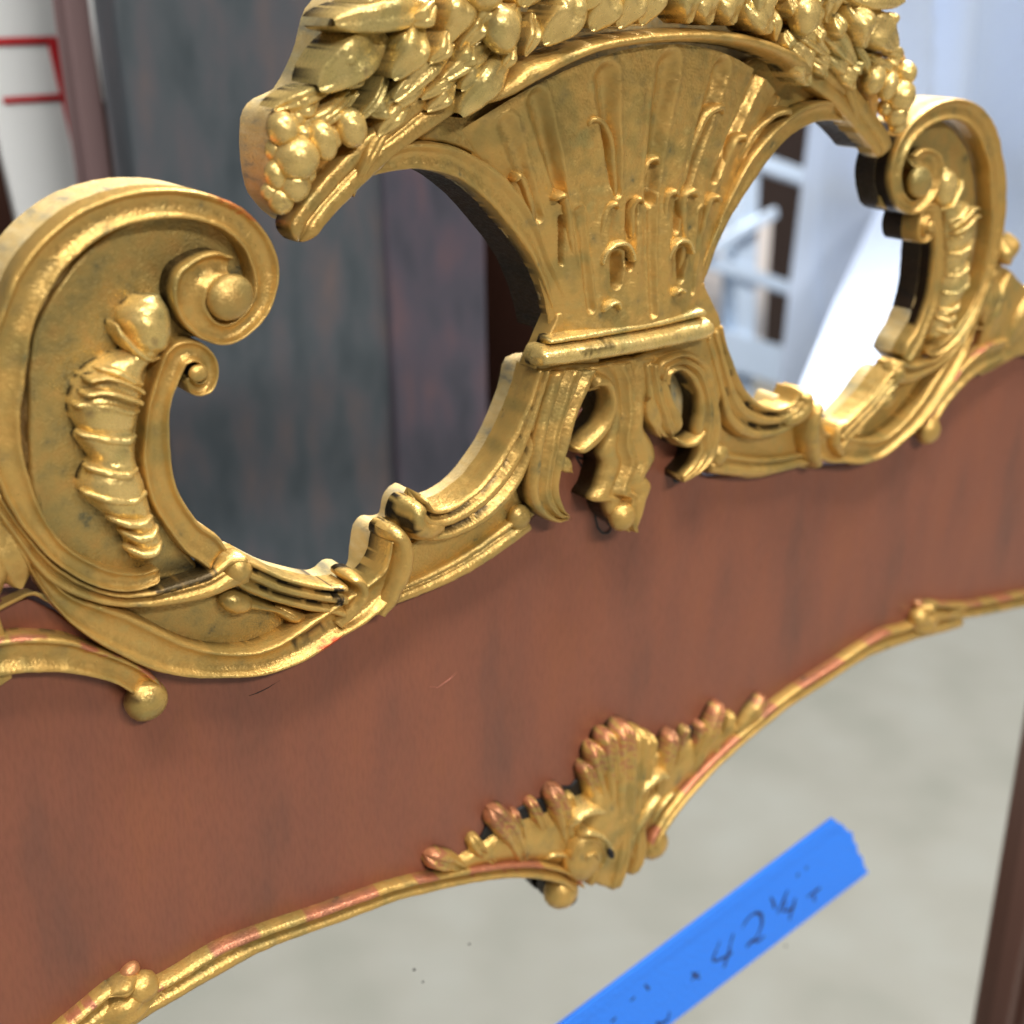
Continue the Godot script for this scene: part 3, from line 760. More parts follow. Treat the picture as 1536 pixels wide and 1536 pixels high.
func lambrequin(crest: Node3D, half: PackedVector2Array, acanth: PackedVector2Array) -> void:
	var dark := Color(0.06, 0.055, 0.06)
	var red := Color(0.9, 0.36, 0.3)
	var s := Shape.new()
	ribbon(s, [V([-33.4, -108.5, -37.6, -119.7, -40.6, -129.2, -42.1, -138.8, -41.9, -146, -37.6, -152.3, -31.6, -156.3, -26.6, -156.8]), V([-14.7, -111.3, -19.6, -117.7, -24.1, -124.6, -26.9, -132, -29.7, -139.3, -30.4, -145.3, -28.5, -151.7, -26.1, -154.9])], -9.0, [2, 2.5, 3, 3, 2.5, 2, 1.5], acanth, {"side": dark})
	leaf(s, Vector2(-30.7, -135.7), Vector2(-24.7, -141.8), 5.0, -9, 1, 2, 0.5, {"side": dark, "blunt": 0.9, "wide": 0.35, "drop": 1.6})
	done(s, "hanging_leaf", M.gold, crest)
	s = Shape.new()
	ribbon(s, [V([-20.1, -110.3, -14.7, -115, -11.6, -121.8, -11.2, -128.2, -12.7, -133.2, -14.7, -137.7, -13.3, -141.3, -14, -144.8, -15.5, -148.8, -18.1, -152.3, -12.9, -154.3, -11.4, -157.9, -9.1, -161.7, -4.2, -166]), V([10.3, -112.5, 7.7, -116.6, 5.5, -123.2, 4.3, -128.8, 3.9, -133.7, 7, -138.1, 9.3, -144.5, 7.4, -147.4, 5.2, -149.8, 6.8, -152, 7.5, -154.2, 5.6, -157.1, 3.5, -162.1, 0.1, -166])], -9.0, [2, 3, 4, 4.2, 4.2, 4.5, 5, 5.5, 5.5], V([0, 0, 0, 0.5, 0.02, 0.74, 0.12, 0.84, 0.24, 0.86, 0.33, 0.74, 0.37, 0.74, 0.42, 0.92, 0.47, 1, 0.5, 0.9, 0.53, 1, 0.58, 0.92, 0.63, 0.74, 0.67, 0.74, 0.76, 0.86, 0.88, 0.84, 0.98, 0.74, 1, 0.5, 1, 0]), {"side": dark, "step": 0.6})
	blob(s, Vector2(-6.3, -160.1), 2.6, Vector3(4.8, 4.8, 3.8))
	done(s, "hanging_leaf", M.gold, crest)
	s = Shape.new()
	ribbon(s, [V([-15.6, -110.9, -11.1, -113.8, -8.8, -119.3, -8.6, -124.6, -10.6, -130.5, -15, -135.3, -20.3, -137.2, -24.8, -135.1]), V([-18.6, -117.3, -14.7, -117.2, -12.7, -120.5, -13.2, -124.6, -15.5, -127.9, -19.1, -130.1, -22.8, -132.4, -25.4, -132.4])], -9.0, [3, 3.5, 3.5, 3, 2.5, 2], half, {"side": dark, "cap1": true})
	done(s, "hanging_leaf", M.gold, crest)
	s = Shape.new()
	ribbon(s, [V([2.5, -112.7, 3.3, -119.6, 4.2, -125.7, 5.9, -132.2, 10.5, -138, 15.8, -140.6]), V([11.5, -114.4, 12.7, -121, 15.7, -127.1, 19.5, -132.5, 20.6, -136.8, 18.7, -139.5])], -9.0, [2.5, 3.5, 3.5, 3, 2], acanth, {"side": dark, "cap1": true})
	leaf(s, Vector2(3.8, -124), Vector2(11.1, -138.6), 6.0, -9, 3, 3, 1, {"side": dark, "blunt": 0.9, "wide": 0.35, "drop": 1.6})
	ribbon(s, [V([13.5, -121.9, 14.4, -118.4, 18.5, -118.1, 23.4, -122.1, 26.8, -127.8, 27.7, -133.6, 27, -140.2, 28.6, -146.3, 26.5, -151.2, 22.4, -154.3]), V([7.2, -116.3, 9.9, -112.6, 21.3, -112.2, 30.9, -118.3, 35.3, -128.9, 38.6, -139.4, 38.9, -146.4, 36.4, -151.7, 30.4, -155.2, 22.6, -156.7])], -9.0, [3, 3, 3, 2.5, 2, 2, 1.5], acanth, {"side": dark})
	stroke(s, V([30.7, -141.1, 26.3, -143.5, 21.7, -143.1, 17.4, -139.9]), [4, 4, 3, 1.5], -9.0, [2, 2.5, 2, 1], half, {"side": dark, "cap1": true})
	done(s, "hanging_leaf", M.gold, crest)
	# shoulders that join the leaf to the rails on each side
	for sd in [1.0, -1.0]:
		side = sd
		s = Shape.new()
		slab(s, smooth_loop(V([-36.7, -107.6, -14.3, -109.6, 3.3, -111, 2.8, -120.2, -14.1, -117.9, -22, -119.4, -28.3, -130.5, -34.7, -137.4, -38.5, -134.4, -39.7, -123.8]), 2), -8.0, -0.5)
		done(s, "shoulder", M.gold, crest)
	side = 1.0
	# black-painted hollow behind the leaf
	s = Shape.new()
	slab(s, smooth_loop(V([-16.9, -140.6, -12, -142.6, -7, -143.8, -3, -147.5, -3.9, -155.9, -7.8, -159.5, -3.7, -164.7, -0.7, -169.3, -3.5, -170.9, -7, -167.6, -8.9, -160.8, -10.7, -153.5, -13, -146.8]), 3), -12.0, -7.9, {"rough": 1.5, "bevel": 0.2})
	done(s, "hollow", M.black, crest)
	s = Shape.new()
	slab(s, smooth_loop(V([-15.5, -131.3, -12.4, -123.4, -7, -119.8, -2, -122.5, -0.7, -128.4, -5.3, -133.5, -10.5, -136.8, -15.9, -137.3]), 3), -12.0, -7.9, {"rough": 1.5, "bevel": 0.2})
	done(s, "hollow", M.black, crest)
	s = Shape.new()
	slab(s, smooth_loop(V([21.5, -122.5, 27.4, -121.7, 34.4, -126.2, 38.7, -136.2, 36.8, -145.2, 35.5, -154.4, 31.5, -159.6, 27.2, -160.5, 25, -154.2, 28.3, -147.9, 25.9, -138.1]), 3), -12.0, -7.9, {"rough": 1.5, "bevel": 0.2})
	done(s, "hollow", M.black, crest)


func garland(crest: Node3D, half: PackedVector2Array, strap: PackedVector2Array) -> void:
	var g := Node3D.new()
	g.name = "garland"
	mirror.add_child(g, true)
	var s: Shape
	# long leaf below the grapes, down to its tongue
	s = Shape.new()
	ribbon(s, [V([-73, -24.8, -83.1, -32, -93, -38.3, -100.8, -43.8, -108, -49.8, -113.3, -55, -114.6, -58.1, -113.4, -61.1]), V([-63.1, -33.7, -73.5, -38.4, -83.3, -43.3, -91.1, -48.4, -97.7, -53.1, -104, -57.8, -106.1, -60.3, -108.4, -62.1])], -6.0, [2.5, 2.5, 2, 1.5, 1.5, 1.5, 1.0], V([0, 0, 0, 0.6, 0.02, 0.85, 0.1, 1, 0.35, 0.94, 0.46, 0.9, 0.5, 0.72, 0.54, 0.9, 0.65, 0.94, 0.9, 1, 0.98, 0.85, 1, 0.6, 1, 0]), {"cap1": true})
	done(s, "leaf", M.gold, g)
	s = Shape.new()
	leaf(s, Vector2(-84.9, -34.9), Vector2(-95.8, -52.1), 5.2, -6, 3, 3, 0.5, {"bend": -1.5})
	done(s, "leaf", M.gold, g)
	# grapes
	for q in [[428, 195, 19, 20, 3.5], [485, 211, 17, 24, 4.5], [446, 238, 27, 26, 4.0], [422, 265, 14, 18, 2.5], [446, 280, 20, 20, 3.0], [430, 304, 15, 17, 2.0], [528, 191, 19, 24, 4.5], [462, 203, 13, 14, 2.5], [470, 232, 12, 14, 2.5], [424, 228, 12, 14, 1.5], [468, 262, 13, 14, 1.5], [505, 205, 13, 16, 2.5], [440, 258, 12, 12, 2.0], [418, 292, 11, 12, 1.0], [455, 178, 12, 12, 2.0]]:
		s = Shape.new()
		var k := 0.205
		blob(s, px(q[0], q[1]), q[4] - 1.0, Vector3(q[2] * k, q[3] * k, q[2] * k), 0.3)
		done(s, "grape", M.bright, g)
	# leaves: base, tip, width in px of the drawing; heights; blunt
	for q in [
		[Vector2(-75, -9.7), Vector2(-103.2, -12), 8, 7, 11, 9, 0.45], [Vector2(-87.1, -14.9), Vector2(-106.6, -26.1), 10.9, 5, 9, 6, 0.5],
		[Vector2(-78.6, -11.9), Vector2(-87.3, -25.1), 8, 7, 12, 8, 0.5], [Vector2(-67, -17.5), Vector2(-86.1, -30.1), 7.2, 4, 7, 6, 0.5],
		[Vector2(-73.4, -23.8), Vector2(-88.7, -34), 6.8, 3, 6, 3, 0.5], [Vector2(-85.9, -23.1), Vector2(-96.8, -35.2), 3.3, 4, 6, 4, 0.6],
		[Vector2(-101.9, -26.8), Vector2(-116.1, -30.4), 4.1, 3, 5, 2, 0.5], [Vector2(-96.6, -27.8), Vector2(-111.3, -34.5), 3.9, 3, 5, 3, 0.5],
		[Vector2(-94.5, -27.9), Vector2(-108.5, -35.8), 3.6, 3, 5, 3, 0.5], [Vector2(-65.8, -3.7), Vector2(-70.3, -17.5), 8.9, 7, 11, 7, 0.5],
		[Vector2(-58.2, -9.8), Vector2(-66.5, -20.1), 5.2, 7, 10, 6, 0.5], [Vector2(-55.1, -18.5), Vector2(-72.4, -26.6), 5.3, 5, 8, 6, 0.5],
		[Vector2(-65.2, -24.9), Vector2(-77.3, -30.4), 4.5, 4, 6, 4, 0.5], [Vector2(-51.4, -20.8), Vector2(-66.2, -35), 8.3, 6, 9, 5, 0.45],
		[Vector2(-43.6, -11.7), Vector2(-46.9, -21.8), 4.4, 6, 9, 7, 0.5], [Vector2(-83.7, -2), Vector2(-93.1, -8.2), 8, 7, 10, 7, 0.5],
		[Vector2(-74.3, 2.2), Vector2(-82.1, -6.3), 8.2, 7, 11, 8, 0.5],
	]:
		s = Shape.new()
		leaf(s, q[0], q[1], q[2], -6, q[3], q[4], q[5], {"blunt": q[6] - 0.06, "bend": rng.randf_range(-1.0, 1.0), "vein": 0.3, "drop": 2.2, "ridges": 2.0, "flat": rng.randf() > 0.35})
		done(s, "leaf", M.bright, g)
	# small leaves that fill the gaps
	for q in [[560, 70, 505, 112, 8], [625, 150, 575, 205, 6], [700, 120, 655, 165, 6], [745, 95, 705, 130, 8], [612, 45, 585, 80, 10], [668, 40, 640, 88, 10], [545, 95, 505, 128, 7], [520, 60, 487, 92, 9], [790, 55, 770, 98, 9], [590, 150, 560, 170, 6], [715, 55, 690, 92, 9], [480, 150, 440, 172, 5], [640, 0, 600, 30, 11], [560, 0, 520, 22, 10], [735, -10, 715, 28, 11], [785, -10, 770, 34, 10]]:
		s = Shape.new()
		leaf(s, px(q[0], q[1]), px(q[2], q[3]), rng.randf_range(4.2, 6.0), -4, q[4] - 2.0, q[4], q[4] - 2.5, {"blunt": 0.5, "vein": 0.3, "drop": 1.8, "flat": true, "bend": rng.randf_range(-1.2, 1.2)})
		done(s, "leaf", M.bright, g)
	# a fruit near the rim
	s = Shape.new()
	blob(s, Vector2(-56.3, -15), 8.0, Vector3(5.4, 6.1, 5.0), 0.2, {"pear": 0.25})
	done(s, "fruit", M.bright, g)
	s = Shape.new()
	blob(s, Vector2(-62.2, -4.5), 9.0, Vector3(6.0, 6.5, 6.0))
	done(s, "fruit", M.bright, g)
	# overlapping leaves along the rim towards the middle
	for q in [[Vector2(-29.1, -8.1), Vector2(-42.7, -18.9), 42], [Vector2(-35.8, -4.1), Vector2(-36.1, -17.4), 40], [Vector2(-19, -5.1), Vector2(-26.9, -16.3), 44], [Vector2(-24.8, -1.1), Vector2(-34, -11.9), 40], [Vector2(-9.6, -4.5), Vector2(-17.4, -16), 40], [Vector2(-3.6, -2.9), Vector2(-9.3, -15.6), 38], [Vector2(-15.7, 0.4), Vector2(-22, -10.7), 44], [Vector2(-46.5, 0.6), Vector2(-49.5, -10), 50], [Vector2(-35.9, 3.6), Vector2(-41, -5.6), 50]]:
		s = Shape.new()
		leaf(s, q[0], q[1], q[2] * 0.235, 0, 10, 13, 9, {"blunt": 0.45, "vein": 0.3, "drop": 2.4, "ridges": 2.0, "flat": true, "bend": rng.randf_range(-0.8, 0.8)})
		done(s, "leaf", M.bright, g)


# a place on the mirror's face from the drawing sheet of the grapes
func px(x: float, y: float) -> Vector2:
	var o := Vector2(-119.9, -35)
	var ex: Vector2 = (Vector2(-102.6, -36.4) - o) / 100.0
	var ey: Vector2 = (Vector2(-121.3, -49.7) - o) / 100.0
	return o + ex * (x - 400.0) + ey * (y - 200.0)


func lower_moulding(rail: PackedVector2Array, fillet: PackedVector2Array, half: PackedVector2Array) -> void:
	var dark := Color(0.05, 0.05, 0.06)
	var red := Color(0.88, 0.58, 0.95)
	var petal := V([0, 0, 0, 0.4, 0.02, 0.66, 0.08, 0.8, 0.18, 0.92, 0.3, 0.97, 0.42, 0.93, 0.5, 0.86, 0.58, 0.93, 0.7, 1.0, 0.82, 0.94, 0.92, 0.8, 0.98, 0.66, 1, 0.4, 1, 0])
	var t := Node3D.new()
	t.name = "lower_moulding"
	mirror.add_child(t, true)
	var s := Shape.new()
	ribbon(s, [V([-206.8, -261.9, -190.7, -261.6, -177.4, -259.6, -170.4, -259, -164.1, -258.6, -150.3, -256.6, -134.1, -258.3, -119.2, -260.6, -103, -262.7, -93.4, -264.1, -81, -267, -68.9, -270.6, -51.1, -276.2, -37.8, -281.8, -26, -289, -18, -296.4, -15.4, -301.5]), V([-205.3, -274.5, -188.4, -271.7, -174.8, -269.2, -168.8, -268.5, -159.6, -267.4, -145.6, -266.4, -134.8, -265.8, -117.5, -268, -101.1, -270.1, -92.5, -271, -80, -274, -68.3, -277, -50.7, -282.7, -37.8, -289.1, -28, -295.7, -24.1, -299.1, -22.2, -301.5])], -20.0, [-3, -3, -3, -3, -3, -2, -1], fillet, {"side": Color(0.5, 0.45, 0.4), "bole": 0.3})
	blob(s, Vector2(-22.1, -303.6), -7.0, Vector3(6.6, 6.6, 5.6))
	stroke(s, V([-19.3, -301.5, -18.3, -307.9, -15.1, -312.5]), [10, 11, 8], -18.0, [-7], half, {"side": dark, "col": dark})
	done(s, "rail", M.gold, t)
	s = Shape.new()
	ribbon(s, [V([-182.3, -252.8, -210, -262.6, -253.1, -271.2, -316.7, -283.8]), V([-184.5, -263.7, -211.8, -271.1, -255.3, -279.9, -319.7, -293.6])], -20.0, [-3], fillet, {"side": Color(0.5, 0.45, 0.4), "bole": 0.3})
	done(s, "rail", M.gold, t)
	# ornament halfway along the rail
	s = Shape.new()
	blob(s, Vector2(-174.2, -257.9), -5.0, Vector3(5.0, 4.5, 4.5), 0.3)
	leaf(s, Vector2(-169.3, -260.7), Vector2(-189.5, -262.7), 9.3, -18, -3, 0, -4, {"ridges": 2.0, "side": dark})
	leaf(s, Vector2(-174.3, -254.3), Vector2(-183.7, -254.6), 4.5, -12, -4, -1, -3, {"side": dark})
	blob(s, Vector2(-175.9, -253.2), -7.5, Vector3(3.2, 2.4, 2.6), 0.5, {"col": Color(0.9, 0.66, 0.95)})
	done(s, "bud", M.gold, t)
	# foliage of the cartouche
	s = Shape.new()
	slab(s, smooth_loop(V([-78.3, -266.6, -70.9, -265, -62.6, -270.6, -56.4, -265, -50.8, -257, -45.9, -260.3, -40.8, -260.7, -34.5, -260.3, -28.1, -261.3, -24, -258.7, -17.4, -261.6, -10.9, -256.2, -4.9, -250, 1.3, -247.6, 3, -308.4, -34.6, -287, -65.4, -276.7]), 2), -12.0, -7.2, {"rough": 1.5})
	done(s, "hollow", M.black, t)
	s = Shape.new()
	ribbon(s, [V([-75.2, -268.4, -67.3, -268.3, -57.1, -266.1, -46.6, -263.1, -30.6, -265.5, -17.5, -265.4, -7.1, -267.2]), V([-74.9, -272.2, -66.2, -274.5, -54.5, -277, -41.3, -282.7, -25.7, -291.2, -14.2, -302.4, -4.6, -308.8])], -12.0, [-6.5, -5.5, -4.5, -4, -3.5, -3.5], half)
	done(s, "cartouche_field", M.gold, t)
	for q in [
		[Vector2(-64.7, -272.4), Vector2(-78.9, -260.7), 34, -1.5, 0.76, 0.6], [Vector2(-52.2, -275.8), Vector2(-61.2, -261.4), 24, -2.5, 2.0, -0.8], [Vector2(-39.8, -281.4), Vector2(-53.5, -254), 40, -0.5, 0.74, 1.2], [Vector2(-36.9, -281.1), Vector2(-43.9, -258.9), 20, -2.2, 0.8, -0.6],
		[Vector2(-28, -285.4), Vector2(-36.8, -257.8), 22, -2.4, 0.9, 0.8], [Vector2(-20.2, -287.6), Vector2(-28.2, -255.8), 36, 0.2, 0.82, 1.0], [Vector2(-14.7, -283.6), Vector2(-20.5, -261.9), 18, -1.8, 2.0, -0.6], [Vector2(-7, -283), Vector2(-14.1, -252.2), 28, -0.2, 0.9, 0.8],
	]:
		s = Shape.new()
		var r: float = q[2] * 0.25
		var mid: Vector2 = q[0].lerp(q[1], 0.5) + Vector2(q[5], q[5] * 0.4)
		stroke(s, PackedVector2Array([q[0], mid, q[1]]), [r * 0.5, r * 0.75, r * 0.95, r * 0.8], -12.0, [-4.5, q[3] - 2.2, q[3] - 0.8, q[3] - 1.6], petal, {"side": dark, "cap1": true, "step": 0.5, "tip": [q[4], red]})
		done(s, "leaf", M.gold, t)
	s = Shape.new()
	stroke(s, V([-23.3, -273.7, -20.4, -269.6, -14.4, -269, -7.2, -273.3, -0.7, -281.7]), [3, 4.5, 5, 4.5, 3], -12.0, [-1, 1.5, 2, 1, -2], half, {"cap0": true, "cap1": true})
	stroke(s, V([-19.3, -278.4, -16.3, -277, -10.7, -280.7, -5.5, -288.3, -2.1, -296.3]), [3, 4, 4, 3.5, 2.5], -12.0, [0, 2.2, 2.5, 1.5, -1], half, {"cap0": true, "cap1": true})
	stroke(s, V([-31.4, -285, -28.4, -283.3, -23.6, -285.4, -19.9, -290, -18.6, -294.7]), [2, 2.6, 2.6, 2.2, 2], -12.0, [-5, -3, -2.5, -3, -5], half, {"cap0": true, "cap1": true})
	done(s, "scroll_leaf", M.bright, t)
	if side > 0.0:
		return
	side = 1.0
	s = Shape.new()
	for q in [[Vector2(-2, -298.7), Vector2(-10.6, -245.7), 34, 0.6, 0.93, 1.5], [Vector2(6.2, -299.7), Vector2(15.8, -251.5), 34, 0.8, 2.0, -1.5], [Vector2(-1, -300.6), Vector2(-5.8, -241.8), 34, 2.0, 0.93, 0.8], [Vector2(3, -302.6), Vector2(9.2, -246.4), 36, 2.2, 2.0, -0.8], [Vector2(0.4, -302.8), Vector2(1.5, -241.2), 44, 3.0, 0.87, 0.0]]:
		var r: float = q[2] * 0.25
		stroke(s, PackedVector2Array([q[0], q[0].lerp(q[1], 0.5) + Vector2(q[5], 0), q[1]]), [r * 0.8, r * 1.0, r * 1.1, r * 0.85], -12.0, [-0.5, q[3] - 0.3, q[3], q[3] - 1.2], petal, {"side": dark, "cap1": true, "step": 0.5, "tip": [q[4], red]})
	leaf(s, Vector2(-1.3, -247.9), Vector2(-3.6, -306.1), 30.5, -10, -3, 2.0, 0.5, {"blunt": 0.5, "wide": 0.62, "ridges": 3.0, "vein": 0.1, "drop": 4.0})
	done(s, "shell", M.gold, t)
	s = Shape.new()
	blob(s, Vector2(-14.1, -289.2), -4.0, Vector3(9.6, 11.4, 5.6), 0.2)
	for q in [[V([-5.8, -275.3, -10.1, -290.4, -12, -303.6]), 7.0, 1.4], [V([8.7, -282, 10.1, -298.6, 7.2, -308.5]), 7.0, 1.4], [V([1.5, -278.7, 0.2, -296.8, -2.6, -309.6]), 8.0, 2.8]]:
		stroke(s, q[0], [q[1] * 0.7, q[1], q[1], q[1] * 0.85], -12.0, [q[2] - 0.5, q[2], q[2] - 0.3, q[2] - 1.2], petal, {"cap1": true, "step": 0.5})
	stroke(s, V([-19.6, -292.3, -22.2, -283.9, -18.6, -279.2, -12.1, -282.2, -8.5, -290.2, -10.9, -294.8]), [1.2, 2.0, 2.2, 2.0, 1.6], -6.0, [-1.5, 0.6, 1.8, 2.0, 1.6], half, {"cap0": true, "cap1": true, "step": 0.4})
	stroke(s, V([-17.2, -290.6, -17.3, -286, -14.2, -285.8, -12.3, -289.6]), [1.0, 1.6, 1.6, 1.2], -6.0, [1.0, 2.2, 2.6, 2.4], half, {"cap0": true, "cap1": true, "step": 0.4})
	done(s, "boss", M.gold, t)
	s = Shape.new()
	blob(s, Vector2(-7.8, -288.2), 3.0, Vector3(1.1, 2.6, 1.4), 0.3)
	done(s, "boss_eye", M.black, t)


func body() -> void:
	# painted panel behind the crest and above the glass
	var s := Shape.new()
	var half_outline := V([-200.2, -133.4, -185.5, -136.7, -179.8, -141.7, -174.3, -148.9, -163.4, -156.4, -148.6, -168.4, -135.8, -174.6, -119.9, -176.5, -104.8, -173.3, -91.3, -169.6, -82.2, -169.5, -70.4, -168.2, -43, -162.4, -32.6, -155.9, -24.7, -142.5, -16.8, -127, 10.1, -119.5, 7.5, -288, -14.7, -299.4, -33, -292.4, -64.1, -280.3, -90, -272.8, -131.8, -267.9, -162.4, -267.5, -189.7, -270.4])
	half_outline.append(Vector2(-322.0, half_outline[half_outline.size() - 1].y - 14.0))
	half_outline.append(Vector2(-322.0, -166.0))
	half_outline[16] = Vector2(0, half_outline[16].y)
	half_outline[17] = Vector2(0, half_outline[17].y)
	var order := PackedVector2Array()
	for k in range(17, half_outline.size()):
		order.append(half_outline[k])
	for k in 17:
		order.append(half_outline[k])
	slab(s, both(order), -19.0, -8.2, {"rough": 0.4, "bevel": 0.4})
	done(s, "painted_panel", M.panel, mirror)
	s = Shape.new()
	stroke(s, V([-71.2, -203, -69, -202.6, -66, -201.6, -63.4, -200.2]), [0.3, 0.6, 0.4, 0.2], -8.6, [-8.0], V([0, 0, 0.5, 1, 1, 0]), {"step": 0.4})
	stroke(s, V([-73.6, -201.8, -71, -202.8]), [0.3], -8.6, [-8.05], V([0, 0, 0.5, 1, 1, 0]), {"step": 0.4})
	done(s, "scratch", M.scratch, mirror)
	s = Shape.new()
	stroke(s, V([-132.4, -182.8, -128.1, -182.7, -122.9, -181.5]), [0.3, 0.9, 0.3], -8.6, [-8.0], V([0, 0, 0.5, 1, 1, 0]), {"step": 0.4})
	done(s, "scuff", M.black, mirror)
	s = Shape.new()
	slab(s, V([-323, -1040, 323, -1040, 323, -235, -323, -235]), -24.0, -19.6, {"rough": 0.0, "bevel": 0.3})
	done(s, "mirror_glass", M.glass, mirror)
	for q in [Vector2(-76.8, -317.3), Vector2(-73.6, -324.5), Vector2(-53.7, -319), Vector2(123.7, -416.9)]:
		s = Shape.new()
		blob(s, q, -19.5, Vector3(0.55, 0.4, 0.25))
		done(s, "dust_speck", M.black, mirror)
	for sd in [1.0, -1.0]:
		side = sd
		s = Shape.new()
		slab(s, V([323, -1068, 331, -1068, 331, -262, 323, -262]), -24.0, -9.0, {"rough": 0.5})
		slab(s, V([336, -1068, 352, -1068, 352, -255, 336, -255]), -24.0, -4.0, {"rough": 0.5, "bevel": 2.0})
		done(s, "stile", M.stile, mirror)
		s = Shape.new()
		slab(s, V([330, -1068, 337, -1068, 337, -260, 330, -260]), -24.0, -14.0, {"rough": 0.5})
		done(s, "stile_groove", M.black, mirror)
	side = 1.0


# ---------------------------------------------------------------- tape

func tape() -> void:
	var t := thing("masking_tape", "blue masking tape stuck aslant on the glass, handwritten 42 1/4 inches", "tape")
	t.position = mirror.position
	var s := Shape.new()
	slab(s, V([-98.4, -394.7, -10.3, -380.9, 64.3, -369.9, 148.6, -357.5, 153, -362.5, 156.1, -364.2, 160.7, -370.1, 164.4, -372.5, 166.2, -378.3, 169.2, -382, 170.4, -386.7, 174.5, -391.4, 176.4, -396.9, 180.9, -403.5, 109.6, -411.9, 51.4, -418.4, -58.3, -432.1]), -19.4, -19.1, {"rough": 0.3, "bevel": 0.05})
	done(s, "strip", M.tape, t)
	s = Shape.new()
	slab(s, V([-98.4, -394.7, -10.3, -380.9, 64.3, -369.9, 148.6, -357.5, 155.1, -364.2, 68.7, -376.5, -4.4, -386.9, -93.1, -401.9]), -19.3, -18.75, {"rough": 0.3, "bevel": 0.1})
	done(s, "folded_edge", M.tape, t)
	s = Shape.new()
	var round := V([0, 0, 0.1, 0.8, 0.5, 1, 0.9, 0.8, 1, 0])
	for h in [
		V([77.7, -388.8, 74.3, -397.1, 80.6, -399.6, 86.9, -399.7]), V([86, -389, 84.2, -397.5, 81.5, -405.6]), V([92, -389.6, 94.6, -385.9, 99.7, -385.3, 103.9, -388.6, 104.5, -394.8, 101.5, -399.9, 95.2, -401.7]), V([95.2, -401.7, 98.9, -400, 102.6, -402.4, 107.3, -401.9]),
		V([109.2, -381.5, 111.4, -385.5, 113.1, -389.7]), V([120.8, -383, 118.3, -388.3, 114.9, -393.6]), V([120.6, -389.1, 118.9, -393.8, 122.7, -395.4, 127.2, -395.9]), V([127.1, -390.6, 125.4, -395.7, 123.8, -401.7]),
		V([126.2, -379, 127.8, -377.2]), V([131.9, -377.8, 133.6, -376.4]), V([135.3, -394.8, 140.4, -394.4, 144.5, -393.8]), V([140, -394.9, 141.1, -400.1]),
		V([61.2, -401.4, 63.9, -399.6, 66.7, -399]), V([61.3, -396.7, 63.9, -400, 66.5, -403]), V([33.3, -386.8, 36.2, -391.6]), V([25.7, -391.1, 28.3, -390.5]),
		V([49, -410.7, 47.7, -414.7, 43.4, -414.3, 40.9, -412]), V([14.9, -396.2, 18.1, -395.4]), V([37.8, -419.7, 35.3, -425.5]),
	]:
		stroke(s, h, [1.1, 1.8, 1.3], -19.12, [-18.98], round, {"cap0": true, "cap1": true, "step": 0.4})
	done(s, "handwriting", M.ink, t)


# ---------------------------------------------------------------- what stands behind

func block(called: String, outline: PackedVector2Array, zb: float, zt: float, m: Material, parent: Node3D) -> MeshInstance3D:
	var s := Shape.new()
	slab(s, outline, zb, zt, {"rough": 0.0, "bevel": 1.5})
	return done(s, called, m, parent)


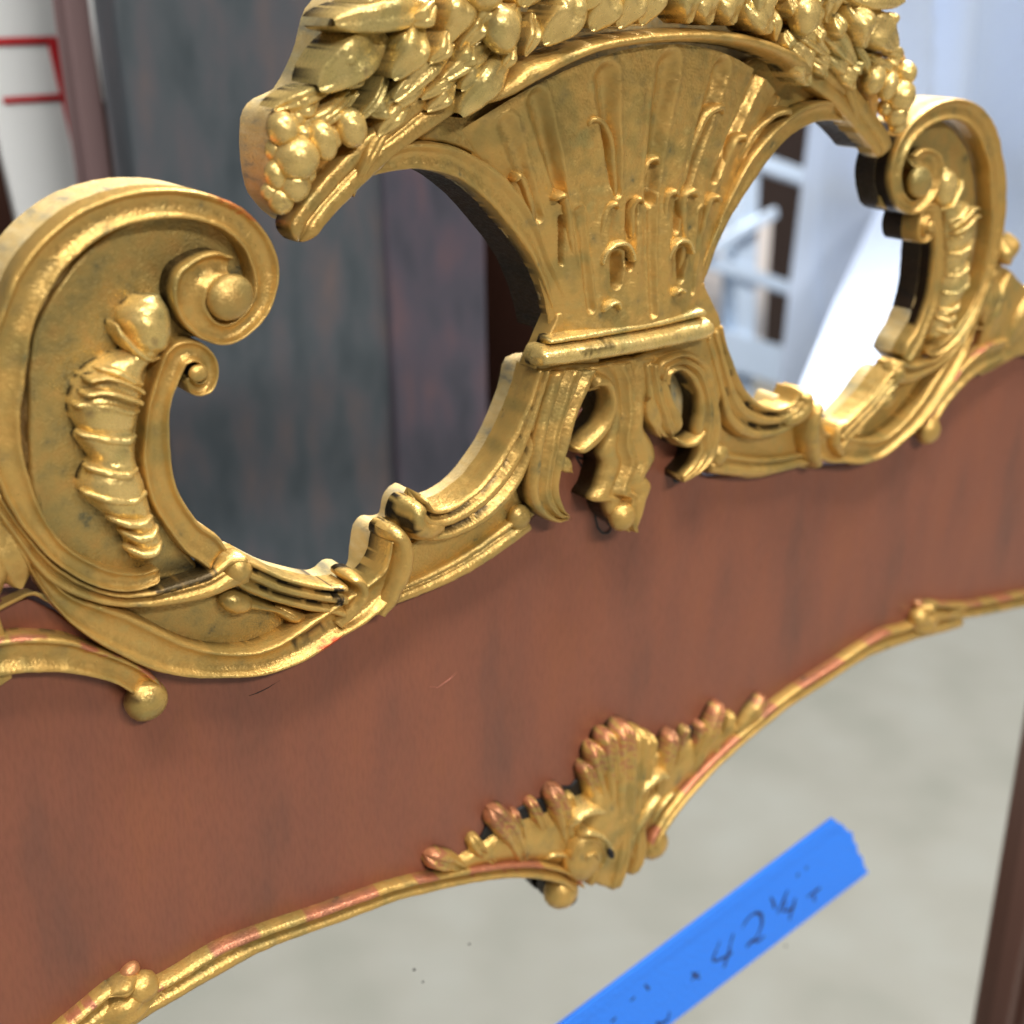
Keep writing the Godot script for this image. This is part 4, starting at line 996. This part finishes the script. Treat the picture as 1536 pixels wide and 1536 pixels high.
func backdrop() -> void:
	var at := mirror.position
	var t := thing("dark_board", "large dark board with blue-grey and rusty streaks behind the left opening", "board")
	t.position = at
	block("face", V([4, -1068, 152, -1068, 152, 240, 4, 240]), -410, -380, M.board, t)
	t = thing("dark_plank", "upright dark purple-brown plank beside the big dark board", "board")
	t.position = at
	block("face", V([151, -1068, 222, -1068, 222, 240, 151, 240]), -404, -374, M.plum, t)
	t = thing("narrow_plank", "narrow dull brown upright plank next to the red-lined white card", "board")
	t.position = at
	block("face", V([-6, -1068, 6, -1068, 6, 260, -6, 260]), -440, -420, M.plank, t)
	t = thing("white_card", "white card ruled with red lines at the upper left", "card")
	t.position = at
	block("sheet", V([-18.6, -2.7, 39.5, -3.4, 33.8, -144.5, -16, -146.5, -19.5, -95.1]), -526, -520, M.white, t)
	block("red_line", V([-17.9, -36.4, 21.7, -36.9, 21, -41.2, -18.6, -40.7]), -520, -518.5, M.red, t)
	block("red_line", V([-14.1, -68.7, 23.4, -68.8, 24, -72.6, -13.9, -72.4]), -520, -518.5, M.red, t)
	block("red_line", V([16.1, -37.4, 22, -37.6, 30.6, -119, 24.8, -118.4]), -520, -518, M.red, t)
	t = thing("white_strip", "thin white strip standing in the gap between the narrow plank and the dark board", "card")
	t.position = at
	block("sheet", V([91.2, -8.1, 102.8, -8.3, 101.5, -95.7, 94.2, -85.4]), -646, -640, M.white, t)
	t = thing("added_cabinet", "added dark brown cabinet that darkens the gap behind the narrow plank", "cabinet")  # added backing that keeps the gap beside the narrow plank dark
	t.position = at
	block("side", V([-260, -1068, 130, -1068, 130, 500, -260, 500]), -900, -860, M.stile, t)
	t = thing("added_cupboard", "added deep open cupboard whose unlit inside darkens the gap by the plum-brown plank", "cupboard")  # added enclosure; its unlit depth makes the gap dark
	t.position = at
	block("side_panel", V([196, -1068, 214, -1068, 214, 420, 196, 420]), -1150, -412, M.stile, t)
	block("side_panel", V([420, -1068, 438, -1068, 438, 420, 420, 420]), -1150, -412, M.stile, t)
	block("back_panel", V([190, -1068, 444, -1068, 444, 420, 190, 420]), -1170, -1151, M.stile, t)
	block("top_panel", V([190, 421, 444, 421, 444, 440, 190, 440]), -1170, -412, M.stile, t)
	# shelving seen through the right opening
	t = thing("steel_shelf", "pale grey steel shelf rack seen through the right opening", "shelf")
	t.position = at
	block("post", V([1619.6, -238.5, 1674.5, -242, 1709.2, -898.6, 1651.8, -885.9]), -1490, -1450, M.steel, t)
	block("rail", V([1492, -281.9, 1899.1, -408.6, 1903.5, -441, 1493.9, -311.4]), -1485, -1445, M.steel, t)
	block("rail", V([1487.7, -490, 1909.8, -648.4, 1913.2, -674.6, 1489.6, -520.3]), -1485, -1445, M.steel, t)
	block("brace", V([1536.4, -500.6, 1727.3, -447.3, 1735, -465, 1541.5, -521.6]), -1450, -1440, M.steel, t)
	block("deck", V([1491.2, -629.8, 1968.9, -807.8, 1981.9, -901.6, 1495.8, -705.7]), -1900, -1440, M.steel, t)
	t = thing("pale_carton", "pale carton on the steel shelf rack", "box")
	t.position = at
	block("front", V([1658.6, -444.4, 1900.3, -513, 1900.3, -792.7, 1656.5, -720.2]), -1800, -1600, M.carton, t)
	t = thing("brown_cabinet", "dark brown wooden cabinet behind the steel shelf rack", "cabinet")
	t.position = at
	block("side", V([1450, -1068, 3200, -1068, 3200, 600, 1450, 600]), -2140, -2100, M.brown, t)
	# plastic sheets
	drape("plastic_sheet", "wide white plastic sheet hanging behind the right scroll", [Vector2(1229.6, -180.1), Vector2(1298.1, -414.4), Vector2(1316.5, -707.3)], [-960.0, -1030.0, -1060.0], 1500.0, 700.0, 40.0)
	drape("plastic_sheet", "bright white plastic sheet slanting down in front of the wide one", [Vector2(1435.7, -342.5), Vector2(1193.7, -439.2), Vector2(900.5, -544.7)], [-980.0, -860.0, -700.0], 330.0, 0.0, 8.0)


func drape(called: String, label: String, left: Array, deep: Array, width: float, above: float, fold: float) -> void:
	var s := Shape.new()
	var NA := 90
	var NB := 60
	for j in NB + 1:
		var v := lerpf(left[0].y + above, -1060.0, float(j) / NB)
		var k0 := 0 if v > left[1].y else 1
		var f: float = (v - left[k0].y) / (left[k0 + 1].y - left[k0].y)
		var u0: float = lerpf(left[k0].x, left[k0 + 1].x, f)
		var w: float = lerpf(deep[k0], deep[k0 + 1], f)
		for k in NA + 1:
			var x := width * k / NA
			var q := nz.get_noise_2d((x + v * 0.35) * 0.004, v * 0.0006 + left[0].x)
			var free := smoothstep(0.0, 200.0, x)
			put(s, u0 + x, v, w + (fold * sin(x * 0.009 + q * 4.0) + fold * 1.5 * q) * free, Color.WHITE, 0.0)
	for j in NB:
		for k in NA:
			var x := j * (NA + 1) + k
			tri(s, x, x + NA + 1, x + 1)
			tri(s, x + 1, x + NA + 1, x + NA + 2)
	var o := done(s, called, M.sheet, self)
	o.position = mirror.position
	tag(o, label, "sheet")
